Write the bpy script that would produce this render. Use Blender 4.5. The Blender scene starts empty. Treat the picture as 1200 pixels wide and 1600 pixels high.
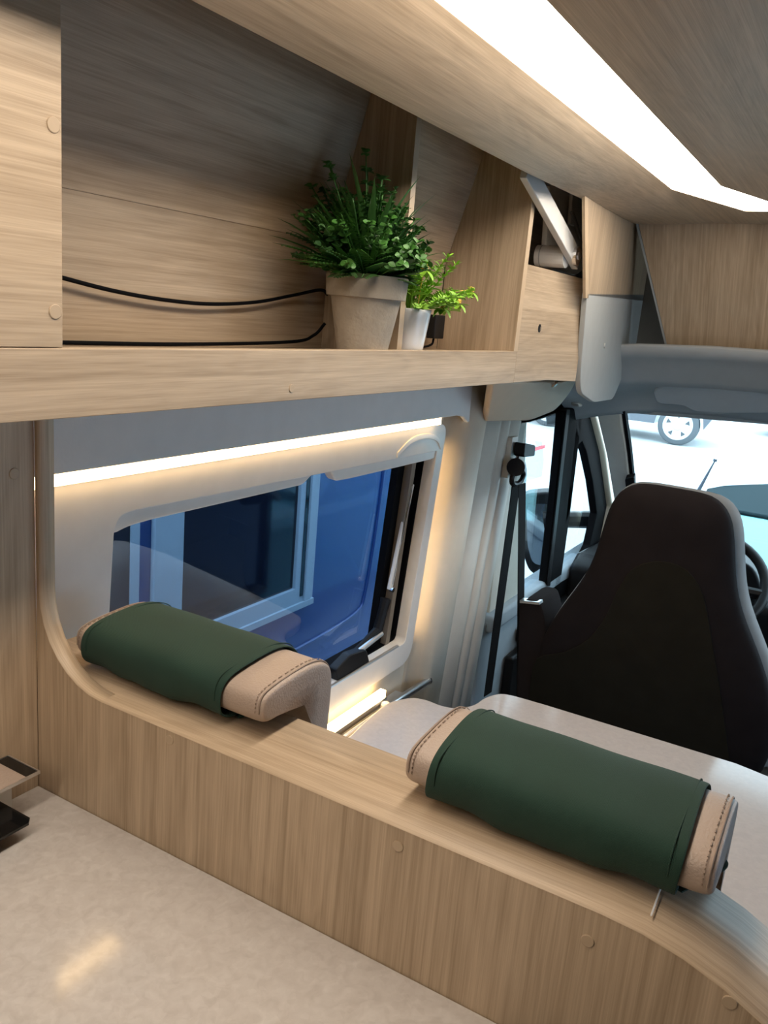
import bpy, bmesh, math, random
from mathutils import Vector, Matrix
random.seed(7)
R = math.radians
scene = bpy.context.scene
COL = scene.collection

# ------------------------------------------------------------------ camera
CAM = Vector((0.0, 0.0, 1.52))
YAW, PITCH, ROLL, FPX = R(-29.124), R(-13.516), R(5.003), 1304.7
fwd = Vector((math.sin(YAW)*math.cos(PITCH), math.cos(YAW)*math.cos(PITCH), math.sin(PITCH)))
r0 = fwd.cross(Vector((0, 0, 1))).normalized()
u0 = r0.cross(fwd)
rgt = math.cos(ROLL)*r0 + math.sin(ROLL)*u0
upv = -math.sin(ROLL)*r0 + math.cos(ROLL)*u0
cd = bpy.data.cameras.new('camera')
cam = bpy.data.objects.new('camera', cd)
COL.objects.link(cam)
cam.matrix_world = Matrix(((rgt.x, upv.x, -fwd.x, CAM.x), (rgt.y, upv.y, -fwd.y, CAM.y),
                           (rgt.z, upv.z, -fwd.z, CAM.z), (0, 0, 0, 1)))
cd.sensor_fit = 'VERTICAL'
cd.sensor_height = 36.0
cd.lens = FPX/1600*36.0
cd.clip_start = 0.02
scene.camera = cam

# ------------------------------------------------------------------ world, exposure
w = bpy.data.worlds.new('world'); scene.world = w; w.use_nodes = True
bg = w.node_tree.nodes['Background']
bg.inputs[0].default_value = (0.70, 0.88, 1.0, 1); bg.inputs[1].default_value = 4.5
vs = scene.view_settings
vs.view_transform = 'Standard'; vs.look = 'None'; vs.gamma = 1.0; vs.exposure = 0.35
vs.use_curve_mapping = False
STRIP_COL, STRIP_POW = (1.0, 0.89, 0.76), 12.5
LED_COL, LED_POW = (1.0, 0.66, 0.30), 8.0

# ------------------------------------------------------------------ measuring helpers
def ray(px, py):
    return fwd + rgt*((px-600)/FPX) - upv*((py-800)/FPX)
def hit(px, py, p0, n):
    """point of a real plane (through p0, normal n) that shows at this pixel"""
    d = ray(px, py); p0 = Vector(p0); n = Vector(n)
    return CAM + d*((p0-CAM).dot(n)/d.dot(n))
def hx(px, py, x): return hit(px, py, (x, 0, 0), (1, 0, 0))
def hy(px, py, y): return hit(px, py, (0, y, 0), (0, 1, 0))
def hz(px, py, z): return hit(px, py, (0, 0, z), (0, 0, 1))

# ------------------------------------------------------------------ materials
def newmat(name):
    m = bpy.data.materials.new(name); m.use_nodes = True
    nt = m.node_tree
    return m, nt, nt.nodes['Principled BSDF']
def N(nt, t, **kw):
    n = nt.nodes.new(t)
    for k, v in kw.items(): setattr(n, k, v)
    return n
def plain(name, col, rough=0.5, metal=0.0, spec=0.5, vary=0.06, vscale=30, bump=0.0, bscale=200, sheen=0.0, coat=0.0):
    m, nt, b = newmat(name)
    tc = N(nt, 'ShaderNodeTexCoord')
    nz = N(nt, 'ShaderNodeTexNoise'); nz.inputs['Scale'].default_value = vscale; nz.inputs['Detail'].default_value = 4
    nt.links.new(tc.outputs['Object'], nz.inputs['Vector'])
    mx = N(nt, 'ShaderNodeMix', data_type='RGBA')
    mx.inputs[6].default_value = tuple(c*(1-vary) for c in col)+(1,)
    mx.inputs[7].default_value = tuple(min(1, c*(1+vary)) for c in col)+(1,)
    nt.links.new(nz.outputs['Fac'], mx.inputs[0]); nt.links.new(mx.outputs[2], b.inputs['Base Color'])
    b.inputs['Roughness'].default_value = rough; b.inputs['Metallic'].default_value = metal
    b.inputs['Specular IOR Level'].default_value = spec
    if sheen: b.inputs['Sheen Weight'].default_value = sheen
    if coat: b.inputs['Coat Weight'].default_value = coat
    if bump:
        n2 = N(nt, 'ShaderNodeTexNoise'); n2.inputs['Scale'].default_value = bscale; n2.inputs['Detail'].default_value = 3
        nt.links.new(tc.outputs['Object'], n2.inputs['Vector'])
        bp = N(nt, 'ShaderNodeBump'); bp.inputs['Strength'].default_value = bump; bp.inputs['Distance'].default_value = 0.002
        nt.links.new(n2.outputs['Fac'], bp.inputs['Height']); nt.links.new(bp.outputs['Normal'], b.inputs['Normal'])
    return m
def wood(name, axis, light=(0.60, 0.462, 0.322), dark=(0.33, 0.238, 0.152), rough=0.42, off=0.0, flat=None):
    m, nt, b = newmat(name)
    tc = N(nt, 'ShaderNodeTexCoord')
    def mp(along, across):
        mpn = N(nt, 'ShaderNodeMapping')
        s = [across]*3; s['xyz'.index(axis)] = along
        if flat: s['xyz'.index(flat)] = along
        mpn.inputs['Scale'].default_value = s
        mpn.inputs['Location'].default_value = (off, off*1.7, off*0.6)
        nt.links.new(tc.outputs['Object'], mpn.inputs['Vector'])
        return mpn
    def noise(mpn, scale, det, dist=0.0, rgh=0.55):
        n = N(nt, 'ShaderNodeTexNoise'); n.inputs['Scale'].default_value = scale
        n.inputs['Detail'].default_value = det; n.inputs['Distortion'].default_value = dist
        n.inputs['Roughness'].default_value = rgh
        nt.links.new(mpn.outputs[0], n.inputs['Vector']); return n
    # broad cathedral figure, growth lines, fine pores
    figm = mp(1.1, 7.0)
    fig = noise(figm, 1.6, 3, 0.7)
    mul = N(nt, 'ShaderNodeMath', operation='MULTIPLY'); mul.inputs[1].default_value = 16.0
    nt.links.new(fig.outputs['Fac'], mul.inputs[0])
    frac = N(nt, 'ShaderNodeMath', operation='PINGPONG'); frac.inputs[1].default_value = 1.0
    nt.links.new(mul.outputs[0], frac.inputs[0])
    line = noise(mp(3.0, 190.0), 1.0, 4, 0.2, 0.7)
    pore = noise(mp(14.0, 800.0), 1.0, 2)
    streak = noise(mp(1.3, 60.0), 1.0, 3, 0.3, 0.6)
    broad = noise(mp(0.8, 14.0), 1.0, 2, 0.4)
    def madd(a, ka, bsock):
        n = N(nt, 'ShaderNodeMath', operation='MULTIPLY_ADD'); n.inputs[1].default_value = ka
        nt.links.new(a, n.inputs[0])
        if isinstance(bsock, float): n.inputs[2].default_value = bsock
        else: nt.links.new(bsock, n.inputs[2])
        return n.outputs[0]
    v = madd(frac.outputs[0], 0.10, -0.585)
    v = madd(line.outputs['Fac'], 0.75, v)
    v = madd(streak.outputs['Fac'], 0.58, v)
    v = madd(pore.outputs['Fac'], 0.40, v)
    v = madd(broad.outputs['Fac'], 0.35, v)
    cr = N(nt, 'ShaderNodeValToRGB')
    cr.color_ramp.elements[0].position = 0.24; cr.color_ramp.elements[0].color = dark+(1,)
    cr.color_ramp.elements[1].position = 0.80; cr.color_ramp.elements[1].color = light+(1,)
    nt.links.new(v, cr.inputs[0]); nt.links.new(cr.outputs[0], b.inputs['Base Color'])
    b.inputs['Roughness'].default_value = rough
    b.inputs['Specular IOR Level'].default_value = 0.4
    bp = N(nt, 'ShaderNodeBump'); bp.inputs['Strength'].default_value = 0.12; bp.inputs['Distance'].default_value = 0.001
    nt.links.new(v, bp.inputs['Height']); nt.links.new(bp.outputs['Normal'], b.inputs['Normal'])
    return m
def emis(name, col, power):
    m, nt, b = newmat(name)
    b.inputs['Base Color'].default_value = (0.8, 0.8, 0.8, 1)
    b.inputs['Emission Color'].default_value = col+(1,); b.inputs['Emission Strength'].default_value = power
    return m
def glass(name, tint=(0.9, 0.95, 0.97), refl=1.0, rough=0.0):
    m, nt, b = newmat(name)
    nt.nodes.remove(b)
    out = nt.nodes['Material Output']
    tr = N(nt, 'ShaderNodeBsdfTransparent'); tr.inputs[0].default_value = tint+(1,)
    gl = N(nt, 'ShaderNodeBsdfGlossy'); gl.inputs['Roughness'].default_value = rough
    lw = N(nt, 'ShaderNodeLayerWeight'); lw.inputs[0].default_value = 0.5
    pw = N(nt, 'ShaderNodeMath', operation='POWER'); pw.inputs[1].default_value = 5.0
    nt.links.new(lw.outputs['Facing'], pw.inputs[0])
    ml = N(nt, 'ShaderNodeMath', operation='MULTIPLY_ADD'); ml.inputs[1].default_value = 0.9; ml.inputs[2].default_value = 0.045*refl; ml.use_clamp = True
    nt.links.new(pw.outputs[0], ml.inputs[0])
    mx = N(nt, 'ShaderNodeMixShader')
    nt.links.new(ml.outputs[0], mx.inputs[0]); nt.links.new(tr.outputs[0], mx.inputs[1]); nt.links.new(gl.outputs[0], mx.inputs[2])
    nt.links.new(mx.outputs[0], out.inputs['Surface'])
    return m
def fabric(name, col, scale=900, bump=0.5, rough=0.85, sheen=0.15, spec=0.5):
    m, nt, b = newmat(name)
    tc = N(nt, 'ShaderNodeTexCoord')
    w1 = N(nt, 'ShaderNodeTexWave'); w1.inputs['Scale'].default_value = scale/3; w1.bands_direction = 'DIAGONAL'; w1.inputs['Distortion'].default_value = 1.0
    n1 = N(nt, 'ShaderNodeTexNoise'); n1.inputs['Scale'].default_value = scale; n1.inputs['Detail'].default_value = 2
    n2 = N(nt, 'ShaderNodeTexNoise'); n2.inputs['Scale'].default_value = 18; n2.inputs['Detail'].default_value = 3
    for n in (w1, n1, n2): nt.links.new(tc.outputs['Object'], n.inputs['Vector'])
    ad = N(nt, 'ShaderNodeMath', operation='ADD'); nt.links.new(w1.outputs['Fac'], ad.inputs[0]); nt.links.new(n1.outputs['Fac'], ad.inputs[1])
    mx = N(nt, 'ShaderNodeMix', data_type='RGBA')
    mx.inputs[6].default_value = tuple(c*0.78 for c in col)+(1,); mx.inputs[7].default_value = tuple(min(1, c*1.2) for c in col)+(1,)
    nt.links.new(n2.outputs['Fac'], mx.inputs[0]); nt.links.new(mx.outputs[2], b.inputs['Base Color'])
    b.inputs['Roughness'].default_value = rough; b.inputs['Sheen Weight'].default_value = sheen; b.inputs['Specular IOR Level'].default_value = spec
    bp = N(nt, 'ShaderNodeBump'); bp.inputs['Strength'].default_value = bump; bp.inputs['Distance'].default_value = 0.0006
    nt.links.new(ad.outputs[0], bp.inputs['Height']); nt.links.new(bp.outputs['Normal'], b.inputs['Normal'])
    return m

M = {}
M['wood_x'] = wood('oak_grain_x', 'x'); M['wood_y'] = wood('oak_grain_y', 'y'); M['wood_z'] = wood('oak_grain_z', 'z')
M['wood_y2'] = wood('oak_grain_y_b', 'y', off=3.3); M['wood_z2'] = wood('oak_grain_z_b', 'z', off=5.1)
M['wood_zf'] = wood('oak_grain_z_front', 'z', off=2.2, flat='y')
M['wood_yf'] = wood('oak_grain_y_block', 'y', off=1.2, flat='x')
M['wood_xf'] = wood('oak_grain_x_band', 'x', off=4.4, flat='z')
M['wood_y3'] = wood('oak_grain_y_c', 'y', off=8.7)
M['cap'] = plain('screw_cap_beige', (0.47, 0.355, 0.24), 0.5)
M['band'] = plain('oak_edge_band', (0.56, 0.42, 0.28), 0.4, vary=0.12, vscale=60)
M['white'] = plain('white_plastic', (0.78, 0.76, 0.72), 0.4)
M['frame'] = plain('window_frame_plastic', (0.80, 0.765, 0.72), 0.30, coat=0.2)
M['lining'] = plain('wall_lining', (0.68, 0.61, 0.50), 0.55, bump=0.1)
M['valance'] = plain('valance_grey', (0.68, 0.68, 0.67), 0.7, bump=0.15)
M['beige'] = plain('pillar_trim', (0.72, 0.66, 0.57), 0.5, bump=0.12, bscale=500)
M['gusset'] = plain('gusset_beige', (0.58, 0.455, 0.33), 0.5, bump=0.12, bscale=500)
M['headliner'] = plain('headliner_grey', (0.36, 0.38, 0.39), 0.85, bump=0.25, bscale=600)
M['pad'] = plain('grey_padding', (0.40, 0.41, 0.40), 0.75, bump=0.15, bscale=500)
M['visor'] = plain('visor_grey', (0.30, 0.35, 0.39), 0.8, bump=0.2, bscale=600)
M['black'] = plain('black_plastic', (0.010, 0.010, 0.011), 0.45, spec=0.2)
M['rubber'] = plain('black_rubber', (0.005, 0.005, 0.006), 0.7, spec=0.06)
M['brown_rubber'] = plain('brown_seal', (0.19, 0.15, 0.11), 0.5)
M['chrome'] = plain('chrome', (0.75, 0.75, 0.76), 0.18, metal=1.0, vary=0.02)
M['alu'] = plain('brushed_aluminium', (0.62, 0.63, 0.65), 0.35, metal=1.0)
M['steel_rim'] = plain('steel_rim', (0.70, 0.68, 0.66), 0.35, metal=0.9)
M['black_glass'] = plain('black_glass', (0.008, 0.008, 0.008), 0.08)
M['webbing'] = fabric('belt_webbing', (0.012, 0.012, 0.013), 1200, 0.4, 0.8, 0.0, 0.15)
M['seat'] = fabric('seat_cover_black', (0.018, 0.0145, 0.0150), 900, 0.5, 0.95, 0.0, 0.1)
M['seat2'] = fabric('seat_cover_olive_black', (0.018, 0.0165, 0.0120), 700, 0.6, 0.95, 0.0, 0.1)
M['seat_grey'] = fabric('seat_side_grey', (0.20, 0.21, 0.215), 700, 0.4, 0.8, 0.2)
M['green'] = fabric('dark_green_cloth', (0.014, 0.043, 0.029), 1500, 0.5, 0.8, 0.04, 0.3)
M['leather'] = plain('beige_leather', (0.40, 0.31, 0.25), 0.42, bump=0.35, bscale=420, vary=0.08)
M['thread'] = plain('stitch_thread', (0.30, 0.225, 0.175), 0.8)
M['pot'] = plain('weathered_clay', (0.40, 0.345, 0.275), 0.95, vary=0.22, vscale=40, bump=0.6, bscale=160)
M['soil'] = plain('soil', (0.03, 0.022, 0.015), 0.95)
M['white_pot'] = plain('glazed_white', (0.82, 0.81, 0.80), 0.22, coat=0.4)
M['leaf_dark'] = plain('leaf_dark', (0.035, 0.11, 0.022), 0.5, vary=0.45, vscale=50)
M['leaf_mid'] = plain('leaf_mid', (0.060, 0.19, 0.030), 0.5, vary=0.4, vscale=50)
M['leaf_lime'] = plain('leaf_lime', (0.26, 0.52, 0.04), 0.5, vary=0.35, vscale=60)
M['stem'] = plain('stem_green', (0.05, 0.12, 0.03), 0.6)
M['flower'] = plain('flower_yellow', (0.85, 0.55, 0.10), 0.6, vary=0.2)
M['strip'] = emis('light_diffuser', STRIP_COL, STRIP_POW)
M['led'] = emis('warm_led_diffuser', LED_COL, LED_POW)
M['pane'] = glass('tinted_acrylic', (0.58, 0.68, 0.80), 1.6)
M['clear'] = glass('clear_glass', (0.90, 0.96, 0.98), 1.0)
M['floor'] = plain('floor_vinyl', (0.12, 0.10, 0.08), 0.5)
M['shell'] = plain('shell_lining', (0.20, 0.185, 0.165), 0.7)
M['blue'] = plain('blue_paint', (0.010, 0.055, 0.22), 0.3, coat=0.6, vary=0.05)
M['bluealu'] = plain('pale_blue_aluminium', (0.40, 0.49, 0.55), 0.4)
M['darkglass'] = plain('dark_window', (0.006, 0.010, 0.022), 0.06)
M['ground'] = plain('pale_concrete', (0.55, 0.56, 0.56), 0.9, vary=0.1, vscale=3)
M['suv'] = plain('dark_car_paint', (0.10, 0.11, 0.13), 0.25, coat=0.8)
M['tyre'] = plain('tyre', (0.10, 0.11, 0.12), 0.8)
M['rim'] = plain('alloy_rim', (0.62, 0.63, 0.64), 0.35, metal=0.3)
M['teal'] = plain('teal_car_paint', (0.16, 0.42, 0.44), 0.25, coat=0.8)  # body colour; on the windscreen it is painted sky reflection
M['redlamp'] = plain('red_lamp', (0.65, 0.03, 0.05), 0.2)
M['canopy'] = plain('pale_canopy', (0.55, 0.62, 0.64), 0.8)
M['dark_matt'] = plain('dark_soft_roof', (0.02, 0.035, 0.04), 0.9, spec=0.1)
M['mirror_glass'] = plain('mirror_glass', (0.7, 0.75, 0.75), 0.03, metal=1.0, vary=0.0)

def worktop_mat(name, c1, c2, rough):
    m, nt, b = newmat(name)
    tc = N(nt, 'ShaderNodeTexCoord')
    vo = N(nt, 'ShaderNodeTexVoronoi'); vo.inputs['Scale'].default_value = 150
    n1 = N(nt, 'ShaderNodeTexNoise'); n1.inputs['Scale'].default_value = 70; n1.inputs['Detail'].default_value = 5; n1.inputs['Distortion'].default_value = 0.8
    for n in (vo, n1): nt.links.new(tc.outputs['Object'], n.inputs['Vector'])
    sp = N(nt, 'ShaderNodeSeparateColor'); nt.links.new(vo.outputs['Color'], sp.inputs[0])
    ad = N(nt, 'ShaderNodeMath', operation='MULTIPLY_ADD'); ad.inputs[1].default_value = 0.16
    nt.links.new(sp.outputs[0], ad.inputs[0]); nt.links.new(n1.outputs['Fac'], ad.inputs[2])
    cr = N(nt, 'ShaderNodeValToRGB')
    cr.color_ramp.elements[0].position = 0.35; cr.color_ramp.elements[0].color = c1+(1,)
    cr.color_ramp.elements[1].position = 0.95; cr.color_ramp.elements[1].color = c2+(1,)
    nt.links.new(ad.outputs[0], cr.inputs[0]); nt.links.new(cr.outputs[0], b.inputs['Base Color'])
    b.inputs['Roughness'].default_value = rough
    return m
M['worktop'] = worktop_mat('speckled_worktop', (0.50, 0.455, 0.415), (0.63, 0.59, 0.55), 0.11)
M['table'] = worktop_mat('speckled_table', (0.50, 0.45, 0.42), (0.56, 0.51, 0.47), 0.14)

# ------------------------------------------------------------------ object helpers
ORIG = {}
def put(name, bm, mat, parent=None, smooth=False, bevel=0.0, seg=2, origin=None, subsurf=0, weld=True):
    """link a bmesh built in world coordinates as one mesh object (origin = its parent's, or its own base)"""
    if weld: bmesh.ops.remove_doubles(bm, verts=bm.verts, dist=1e-6)
    bmesh.ops.recalc_face_normals(bm, faces=bm.faces)
    if parent is not None: o0 = ORIG[parent.name]
    elif origin is not None: o0 = Vector(origin)
    else:
        xs = [v.co for v in bm.verts]
        o0 = Vector(((min(c.x for c in xs)+max(c.x for c in xs))/2, (min(c.y for c in xs)+max(c.y for c in xs))/2, min(c.z for c in xs)))
    bmesh.ops.translate(bm, verts=bm.verts, vec=-o0)
    me = bpy.data.meshes.new(name); bm.to_mesh(me); bm.free()
    me.materials.append(M[mat] if isinstance(mat, str) else mat)
    if smooth:
        for p in me.polygons: p.use_smooth = True
    o = bpy.data.objects.new(name, me); COL.objects.link(o)
    ORIG[o.name] = o0
    if parent is not None: o.parent = parent
    else: o.location = o0
    if bevel:
        bv = o.modifiers.new('bevel', 'BEVEL'); bv.width = bevel; bv.segments = seg; bv.limit_method = 'ANGLE'; bv.angle_limit = R(35)
        for p in me.polygons: p.use_smooth = True
        wn = o.modifiers.new('wn', 'WEIGHTED_NORMAL'); wn.keep_sharp = False
    if subsurf:
        ss = o.modifiers.new('sub', 'SUBSURF'); ss.levels = subsurf; ss.render_levels = subsurf
    return o
def thing(name, loc, label, cat, group=None):
    o = bpy.data.objects.new(name, None); COL.objects.link(o)
    o.location = loc; o.empty_display_size = 0.05; ORIG[o.name] = Vector(loc)
    o['label'] = label; o['category'] = cat
    if group: o['group'] = group
    return o
def tag(o, label, cat, group=None):
    o['label'] = label; o['category'] = cat
    if group: o['group'] = group
    return o
def struct(o, label=None):
    o['kind'] = 'structure'
    if label: o['label'] = label; o['category'] = o.name.split('_')[0]
    return o
def box(bm, a, b):
    (x0, y0, z0), (x1, y1, z1) = a, b
    v = [bm.verts.new(c) for c in ((x0,y0,z0),(x1,y0,z0),(x1,y1,z0),(x0,y1,z0),(x0,y0,z1),(x1,y0,z1),(x1,y1,z1),(x0,y1,z1))]
    for f in ((0,3,2,1),(4,5,6,7),(0,1,5,4),(1,2,6,5),(2,3,7,6),(3,0,4,7)): bm.faces.new([v[i] for i in f])
    return bm
def B(a, b): return box(bmesh.new(), a, b)
def prism(pts, ext, bm=None):
    bm = bm or bmesh.new(); ext = Vector(ext)
    a = [bm.verts.new(Vector(p)) for p in pts]; b = [bm.verts.new(Vector(p)+ext) for p in pts]
    n = len(pts)
    bm.faces.new(a); bm.faces.new(b[::-1])
    for i in range(n): bm.faces.new((a[i], b[i], b[(i+1) % n], a[(i+1) % n]))
    return bm
def ring_prism(outer, inner, ext, bm=None):
    """frame: outer and inner loops with the same number of points"""
    bm = bm or bmesh.new(); ext = Vector(ext); n = len(outer)
    o = [bm.verts.new(Vector(p)) for p in outer]; i_ = [bm.verts.new(Vector(p)) for p in inner]
    o2 = [bm.verts.new(Vector(p)+ext) for p in outer]; i2 = [bm.verts.new(Vector(p)+ext) for p in inner]
    for k in range(n):
        j = (k+1) % n
        bm.faces.new((o[k], o[j], i_[j], i_[k])); bm.faces.new((o2[k], i2[k], i2[j], o2[j]))
        bm.faces.new((o[k], o2[k], o2[j], o[j])); bm.faces.new((i_[k], i_[j], i2[j], i2[k]))
    return bm
def tube(path, r, seg=10, bm=None, caps=True):
    bm = bm or bmesh.new(); path = [Vector(p) for p in path]
    rings = []; prev = None
    for i, p in enumerate(path):
        t = (path[min(i+1, len(path)-1)]-path[max(i-1, 0)]).normalized()
        if prev is None:
            a = Vector((0, 0, 1)) if abs(t.z) < 0.9 else Vector((1, 0, 0))
            s = t.cross(a).normalized()
        else: s = (prev-t*prev.dot(t)).normalized()
        prev = s; q = t.cross(s)
        rr = r[i] if isinstance(r, (list, tuple)) else r
        rings.append([bm.verts.new(p+(s*math.cos(2*math.pi*k/seg)+q*math.sin(2*math.pi*k/seg))*rr) for k in range(seg)])
    for a, b in zip(rings, rings[1:]):
        for k in range(seg): bm.faces.new((a[k], a[(k+1) % seg], b[(k+1) % seg], b[k]))
    if caps: bm.faces.new(rings[0][::-1]); bm.faces.new(rings[-1])
    return bm
def ribbon(path, width_dir, wd, th_dir, th, bm=None):
    bm = bm or bmesh.new(); W = Vector(width_dir).normalized()*wd/2; T = Vector(th_dir).normalized()*th/2
    rings = [[bm.verts.new(Vector(p)+a) for a in (-W-T, W-T, W+T, -W+T)] for p in path]
    for a, b in zip(rings, rings[1:]):
        for k in range(4): bm.faces.new((a[k], a[(k+1) % 4], b[(k+1) % 4], b[k]))
    bm.faces.new(rings[0][::-1]); bm.faces.new(rings[-1])
    return bm
def lathe(center, prof, seg=40, axis='z', bm=None):
    bm = bm or bmesh.new(); c = Vector(center); rings = []
    for r, h in prof:
        ring = []
        for k in range(seg):
            a = 2*math.pi*k/seg
            if axis == 'z': p = Vector((r*math.cos(a), r*math.sin(a), h))
            elif axis == 'x': p = Vector((h, r*math.cos(a), r*math.sin(a)))
            else: p = Vector((r*math.cos(a), h, r*math.sin(a)))
            ring.append(bm.verts.new(c+p))
        rings.append(ring)
    for a, b in zip(rings, rings[1:]):
        for k in range(seg): bm.faces.new((a[k], a[(k+1) % seg], b[(k+1) % seg], b[k]))
    bm.faces.new(rings[0][::-1]); bm.faces.new(rings[-1])
    return bm
def rounded(poly, rad, n=5):
    """round the corners of a 3D polygon (rad may be a list)"""
    out = []; m = len(poly)
    for i in range(m):
        p = Vector(poly[i]); a = Vector(poly[i-1]); b = Vector(poly[(i+1) % m])
        r = rad[i] if isinstance(rad, (list, tuple)) else rad
        if r <= 0: out.append(p); continue
        da = min(r, (a-p).length*0.49); db = min(r, (b-p).length*0.49)
        s = p+(a-p).normalized()*da; e = p+(b-p).normalized()*db
        for k in range(n+1):
            t = k/n
            out.append(s*(1-t)**2+p*2*t*(1-t)+e*t*t)
    return out
def smooth_path(pts, n=8):
    pts = [Vector(p) for p in pts]; out = []
    P = [pts[0]*2-pts[1]]+pts+[pts[-1]*2-pts[-2]]
    for i in range(1, len(P)-2):
        for k in range(n):
            t = k/n; p0, p1, p2, p3 = P[i-1:i+3]
            out.append(0.5*((2*p1)+(p2-p0)*t+(2*p0-5*p1+4*p2-p3)*t*t+(3*p1-p0-3*p2+p3)*t**3))
    out.append(pts[-1]); return out
def cap_disc(name, c, axis, r, parent, mat='cap', th=0.0012):
    return put(name, lathe(c, [(r*0.9, 0), (r, 0.0003), (r, th*0.7), (r*0.92, th)], 20, axis), mat, parent)

# ================================================================== THE SETTING
# (van interior: y runs forward to the cab, x to the right, z up, floor at 0)
YP, YP2 = 0.57, 0.672          # dividing half wall
ZP = 1.0914
ZW = 0.953                     # kitchen worktop
XS = -0.60                     # front of the overhead locker
XB = -0.765
struct(put('floor', B((-0.95, -1.6, -0.03), (1.10, 3.5, 0)), 'floor'), 'brown vinyl floor of the camper van')
struct(put('wall_rear', B((-0.95, -1.64, 0), (1.10, -1.6, 1.95)), 'shell'), 'beige rear end wall of the camper van')
# right side with the sliding door and its window
wr = put('wall_right', B((1.06, -1.6, 0), (1.10, 0.55, 1.95)), 'shell')
struct(wr, 'beige right side wall with the sliding door window')
put('wall_section', B((1.06, 1.75, 0), (1.10, 2.35, 1.95)), 'shell', wr)
put('sliding_door', B((1.06, 0.55, 0), (1.10, 1.75, 0.75)), 'shell', wr)
put('sliding_door', B((1.06, 0.55, 1.44), (1.10, 1.75, 1.95)), 'shell', wr)
put('sliding_door', B((1.06, 0.55, 0.75), (1.10, 0.68, 1.44)), 'shell', wr)
put('sliding_door', B((1.06, 1.66, 0.75), (1.10, 1.75, 1.44)), 'shell', wr)
put('door_pane', B((1.075, 0.67, 0.74), (1.079, 1.67, 1.45)), 'pane', wr)
put('wall_section', B((1.06, 2.35, 0), (1.10, 4.0, 1.0)), 'shell', wr)
# outer skin on the left, window opening left free
sk = put('wall_left', B((-0.95, -1.6, 0), (-0.93, 0.60, 1.95)), 'shell')
struct(sk, 'left outer side wall of the camper van')
put('wall_section', B((-0.95, 0.60, 0), (-0.93, 2.27, 0.68)), 'shell', sk)
put('wall_section', B((-0.95, 0.60, 1.32), (-0.93, 2.27, 1.95)), 'shell', sk)
put('wall_section', B((-0.95, 2.27, 1.29), (-0.93, 3.0, 1.95)), 'shell', sk)
put('wall_section', B((-0.93, 2.86, 1.34), (1.06, 2.88, 1.95)), 'shell', sk)
put('wall_section', B((-0.95, 1.78, 0.68), (-0.93, 2.27, 1.32)), 'shell', sk)
# ceiling: wooden panel right of the light, roof over everything
ZC = 1.81
ce = put('ceiling', prism([(-0.325, -1.6, ZC), (-0.325, 1.81, ZC), (-0.259, 2.00, ZC), (-0.22, 2.02, ZC), (1.06, 2.02, ZC), (1.06, -1.6, ZC)], (0, 0, 0.02)), 'wood_y3')
struct(ce, 'grey-brown wooden ceiling panel right of the light strip')
rf = put('roof', B((-0.95, -1.64, 1.93), (1.10, 3.0, 1.96)), 'shell', ce)

# half wall between kitchen and dinette: front board with the upright strip, box behind it
prof = []
for k in range(9):
    a = R(180+90*k/8); prof.append((-0.640+0.098*math.cos(a), 1.1934+0.102*math.sin(a)))
for k in range(1, 5): prof.append((-0.64+k*(0.54/5), ZP))
for k in range(13):
    a = R(90-90*k/12); prof.append((-0.10+0.24*math.cos(a), ZP-0.24+0.24*math.sin(a)))
top = [(-0.738, 1.404)]+prof
YB1 = YP+0.020
face = [(-0.7425, 0.0), (-0.7425, 1.404)]+top+[(0.14, 0.0)]
wd = put('wall_divider', prism([(x, YP+0.0004, z) for x, z in face], (0, YB1-YP-0.0008, 0)), 'wood_z', origin=(-0.3, 0.62, 0))
struct(wd, 'oak half wall with rounded corners between worktop and dinette')
bxf = [(-0.795, 0.0), (-0.795, ZP), (-0.64, ZP)]+prof[9:]+[(0.14, 0.0)]
put('box_body', prism([(x, YB1-0.0004, z) for x, z in bxf], (0, YP2-YB1, 0)), 'wood_x', wd)
def band(path, y0, y1, mat):
    bm = bmesh.new(); TH = 0.0018; rows = []
    for i, (x, z) in enumerate(path):
        a = Vector(path[max(i-1, 0)]); b_ = Vector(path[min(i+1, len(path)-1)]); t = (b_-a).normalized()
        nx, nz = -t.y*TH, t.x*TH
        rows.append([bm.verts.new(c) for c in ((x, y0, z), (x+nx, y0+0.0012, z+nz), (x+nx, y1-0.0008, z+nz), (x, y1, z))])
    for a, b_ in zip(rows, rows[1:]):
        for k in range(3): bm.faces.new((a[k], a[k+1], b_[k+1], b_[k]))
    return put('edge_band', bm, mat, wd, smooth=True)
band(top[:10], YP, YB1+0.0004, 'wood_xf')
band(prof[8:]+[(0.14, 0.0)], YP, YP2, 'wood_xf')
band([(-0.795, ZP), (-0.64, ZP)], YB1, YP2, 'wood_xf')
for px, py in ((265, 1156), (918, 1470), (1140, 1566), (622, 1322)):
    p = hy(px, py, YP); cap_disc('screw_cap', (p.x, YP-0.0008, p.z), 'y', 0.0052, wd)

# kitchen side panel on the left
wk = put('wall_kitchen', B((-0.775, -1.6, 0.0), (-0.743, YP, 1.404)), 'wood_z2')
struct(wk, 'oak side panel left of the half wall above the worktop')
p = hx(22, 740, -0.743); cap_disc('screw_cap', (-0.7432, p.y, p.z), 'x', 0.006, wk)

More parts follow.
